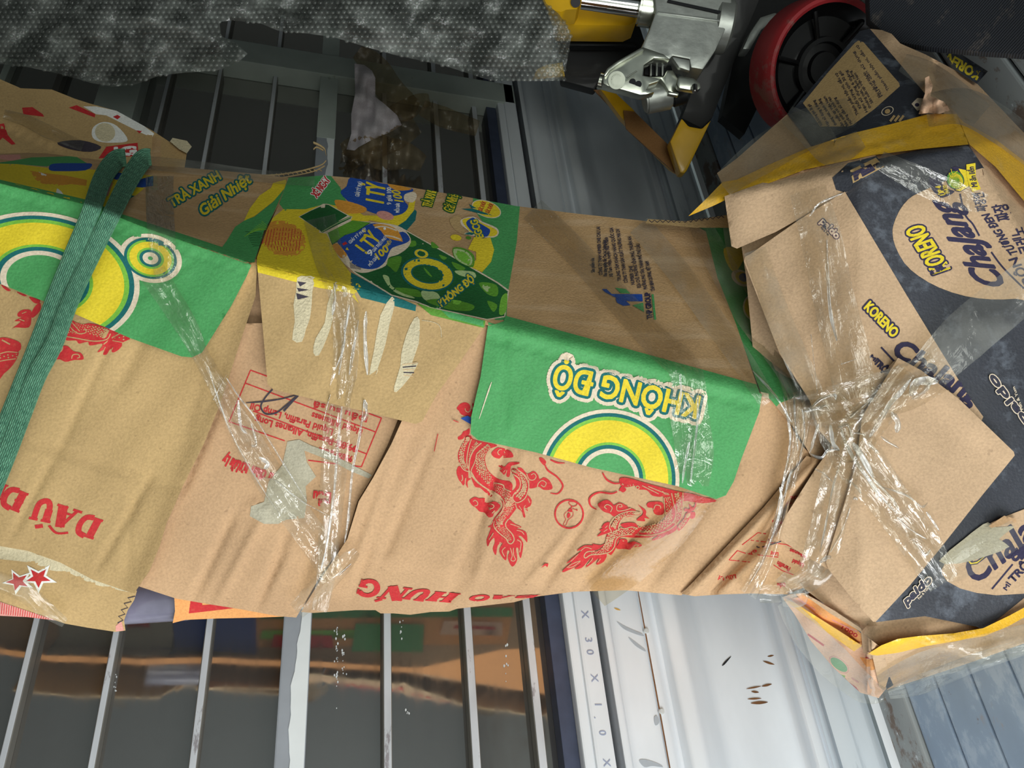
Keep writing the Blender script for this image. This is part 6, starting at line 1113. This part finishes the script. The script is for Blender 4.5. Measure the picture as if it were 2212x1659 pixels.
TC.poly(zo([(440, 1100), (620, 1080), (780, 1130), (700, 1170), (540, 1150)]), ink, smooth=3); TC.poly(zo([(820, 1130), (1060, 1100), (1070, 1200), (760, 1220)]), red); outlined(TC, 'JG', one(zo, (860, 1200)), one(zo, (1050, 1190)), 18, [], white, 2); TC.poly(zo([(1180, 1050), (1240, 1080), (1230, 1290), (1120, 1280)]), kraft); TC.build()
Sheet('carton_flap', 'torn flap edge', zo([(1310, 1090), (1330, 1062), (1390, 1075), (1440, 1085), (1478, 1130), (1440, 1182), (1380, 1150)]), lambda x, y: tc_f(x, y)-.01, 0, torn, tcart, step=6).build()
strip('clear_tape', zo([(30, 880), (200, 930), (360, 1010), (640, 1130)]), [20, 26, 30, 20], lambda x, y: tc_f(x, y)-.004, tapec, tcart, .002, 6, seed=41)
rope = thing('frayed_net_cord', 'frayed straw-coloured cord caught along the back edge of the parcel', 'cord', P(640, 365, 1.02))
cordm = paper('straw_cord', (190, 166, 122), var=.2)
def cord(name, pts, r, par_, t=1.0):
    q_ = smooth_curve(pts, 6); X = P(q_[:, 0], q_[:, 1], np.full(len(q_), t)); n_ = 6; V = []; k = len(q_)
    for j in range(n_):
        a = 6.2832*j/n_; V.append(X+r*(math.cos(a)*DOWN+math.sin(a)*FWD))
    return link(name, np.concatenate(V), [(j*k+i, ((j+1) % n_)*k+i, ((j+1) % n_)*k+i+1, j*k+i+1) for j in range(n_) for i in range(k-1)], cordm, par_)
cord('cord', zr([(-100, 105), (150, 100), (330, 75), (450, 45), (520, 20), (550, -10)]), .0012, rope); cord('cord', zr([(-100, 120), (150, 125), (330, 100), (460, 70), (540, 30)]), .0010, rope)
for k in range(13): cord('cross_thread', zr([(60+k*36, 104-k*4.4), (85+k*36, 122-k*4.4)]), .0008, rope)
cord('frayed_end', zs([(550, 1190), (540, 1150), (500, 1120), (455, 1100)]), .0018, rope); cord('frayed_end', zs([(530, 1160), (480, 1135), (455, 1150)]), .0012, rope)

# ------------------------------------------------------------------ bubble wrap at the top
bw = thing('bubble_wrap_bundle', 'grey bubble wrap hanging round a dark bundle above the parcel', 'bubble wrap', P(600, 60, 1.2))
bw_poly = [(-120, -130), (-120, 122), (0, 138), (60, 145), (130, 160), (200, 180), (245, 187), (290, 183), (345, 163), (400, 157), (470, 152), (515, 134), (535, 116), (505, 90), (478, 78), (474, 48), (500, 44), (562, 50), (600, 66), (660, 72), (720, 80), (760, 92), (800, 104), (850, 118), (960, 142), (1060, 174), (1150, 175), (1218, 174), (1222, 150), (1234, 80), (1222, 50), (1205, 28), (1180, 8), (1150, -60), (1130, -130)]
def bw_t(x, y):
    x = np.asarray(x, float); y = np.asarray(y, float)
    return 1.05+.00055*np.abs(y-60)**1.0*.5+.012*np.sin(x*.013+y*.021)+.008*np.sin(x*.031-y*.043+1)+.005*np.sin(x*.07+y*.05)+.004*np.sin(y*.11-x*.02)-.018*np.exp(-((y-.35*(x-260)-20)/22)**2)*(x < 560)+.02*np.exp(-((y-.3*(x-560)-10)/16)**2)*(x > 540)
V, T = region(bw_poly, 11); o = link('film', P(V[:, 0], V[:, 1], bw_t(V[:, 0], V[:, 1])), T, bubf, bw, uv=V/600)
# bubbles: a hexagonal field of low domes
gx, gy = np.meshgrid(np.arange(-120, 1240, 12.2), np.arange(-130, 190, 10.4)); gx = gx+(np.arange(gx.shape[0]) % 2)[:, None]*6.1
gx = gx.ravel(); gy = gy.ravel(); gx = gx+3*np.sin(gy*.05); k = inside(gx, gy, bw_poly); gx, gy = gx[k], gy[k]
VV = []; FF = []; UVv = []; th = np.linspace(0, 2*math.pi, 8, endpoint=False)
for i, (x, y) in enumerate(zip(gx, gy)):
    k0 = len(VV); t0 = float(bw_t(x, y))
    for rr, hh_ in ((5.2, 0), (4.4, .0022), (2.4, .0034)):
        for a in th:
            xx, yy = x+rr*math.cos(a), y+rr*.94*math.sin(a); VV.append((xx, yy, t0-.0004-hh_)); UVv.append((xx/600, yy/600))
    VV.append((x, y, t0-.0040)); UVv.append((x/600, y/600))
    for r in range(2):
        for a in range(8): FF.append((k0+r*8+a, k0+r*8+(a+1) % 8, k0+(r+1)*8+(a+1) % 8, k0+(r+1)*8+a))
    for a in range(8): FF.append((k0+16+a, k0+16+(a+1) % 8, k0+24))
VV = np.array(VV); bubm = film('bubble_domes', (.82, .86, .83, 1), .16, (.6, .63, .6, 1), rough=.16, bump=.1, gl=1.6)
link('bubbles', P(VV[:, 0], VV[:, 1], VV[:, 2]), FF, bubm, bw, uv=UVv, kind='stuff')
dark = plain('dark_bundle', (30, 33, 32), rough=.6, var=.4, scale=10)
Sheet('wrapped_core', 'dark bundle inside the bubble wrap', [(-120, -140), (-120, 105), (120, 140), (245, 165), (400, 140), (480, 110), (450, 60), (560, 20), (760, 70), (960, 120), (1080, 150), (1190, 150), (1195, 60), (1120, -140)], lambda x, y: bw_t(x, y)*.3+.7*1.08+.03, 0, dark, bw, thick=.06, step=30, rim=dark).build()
Sheet('yellow_patch', None, [(1160, 150), (1180, 140), (1215, 135), (1220, 165), (1150, 172)], lambda x, y: bw_t(x, y)+.008, 0, yel, bw, thick=.002, step=12, rim=yel).build()
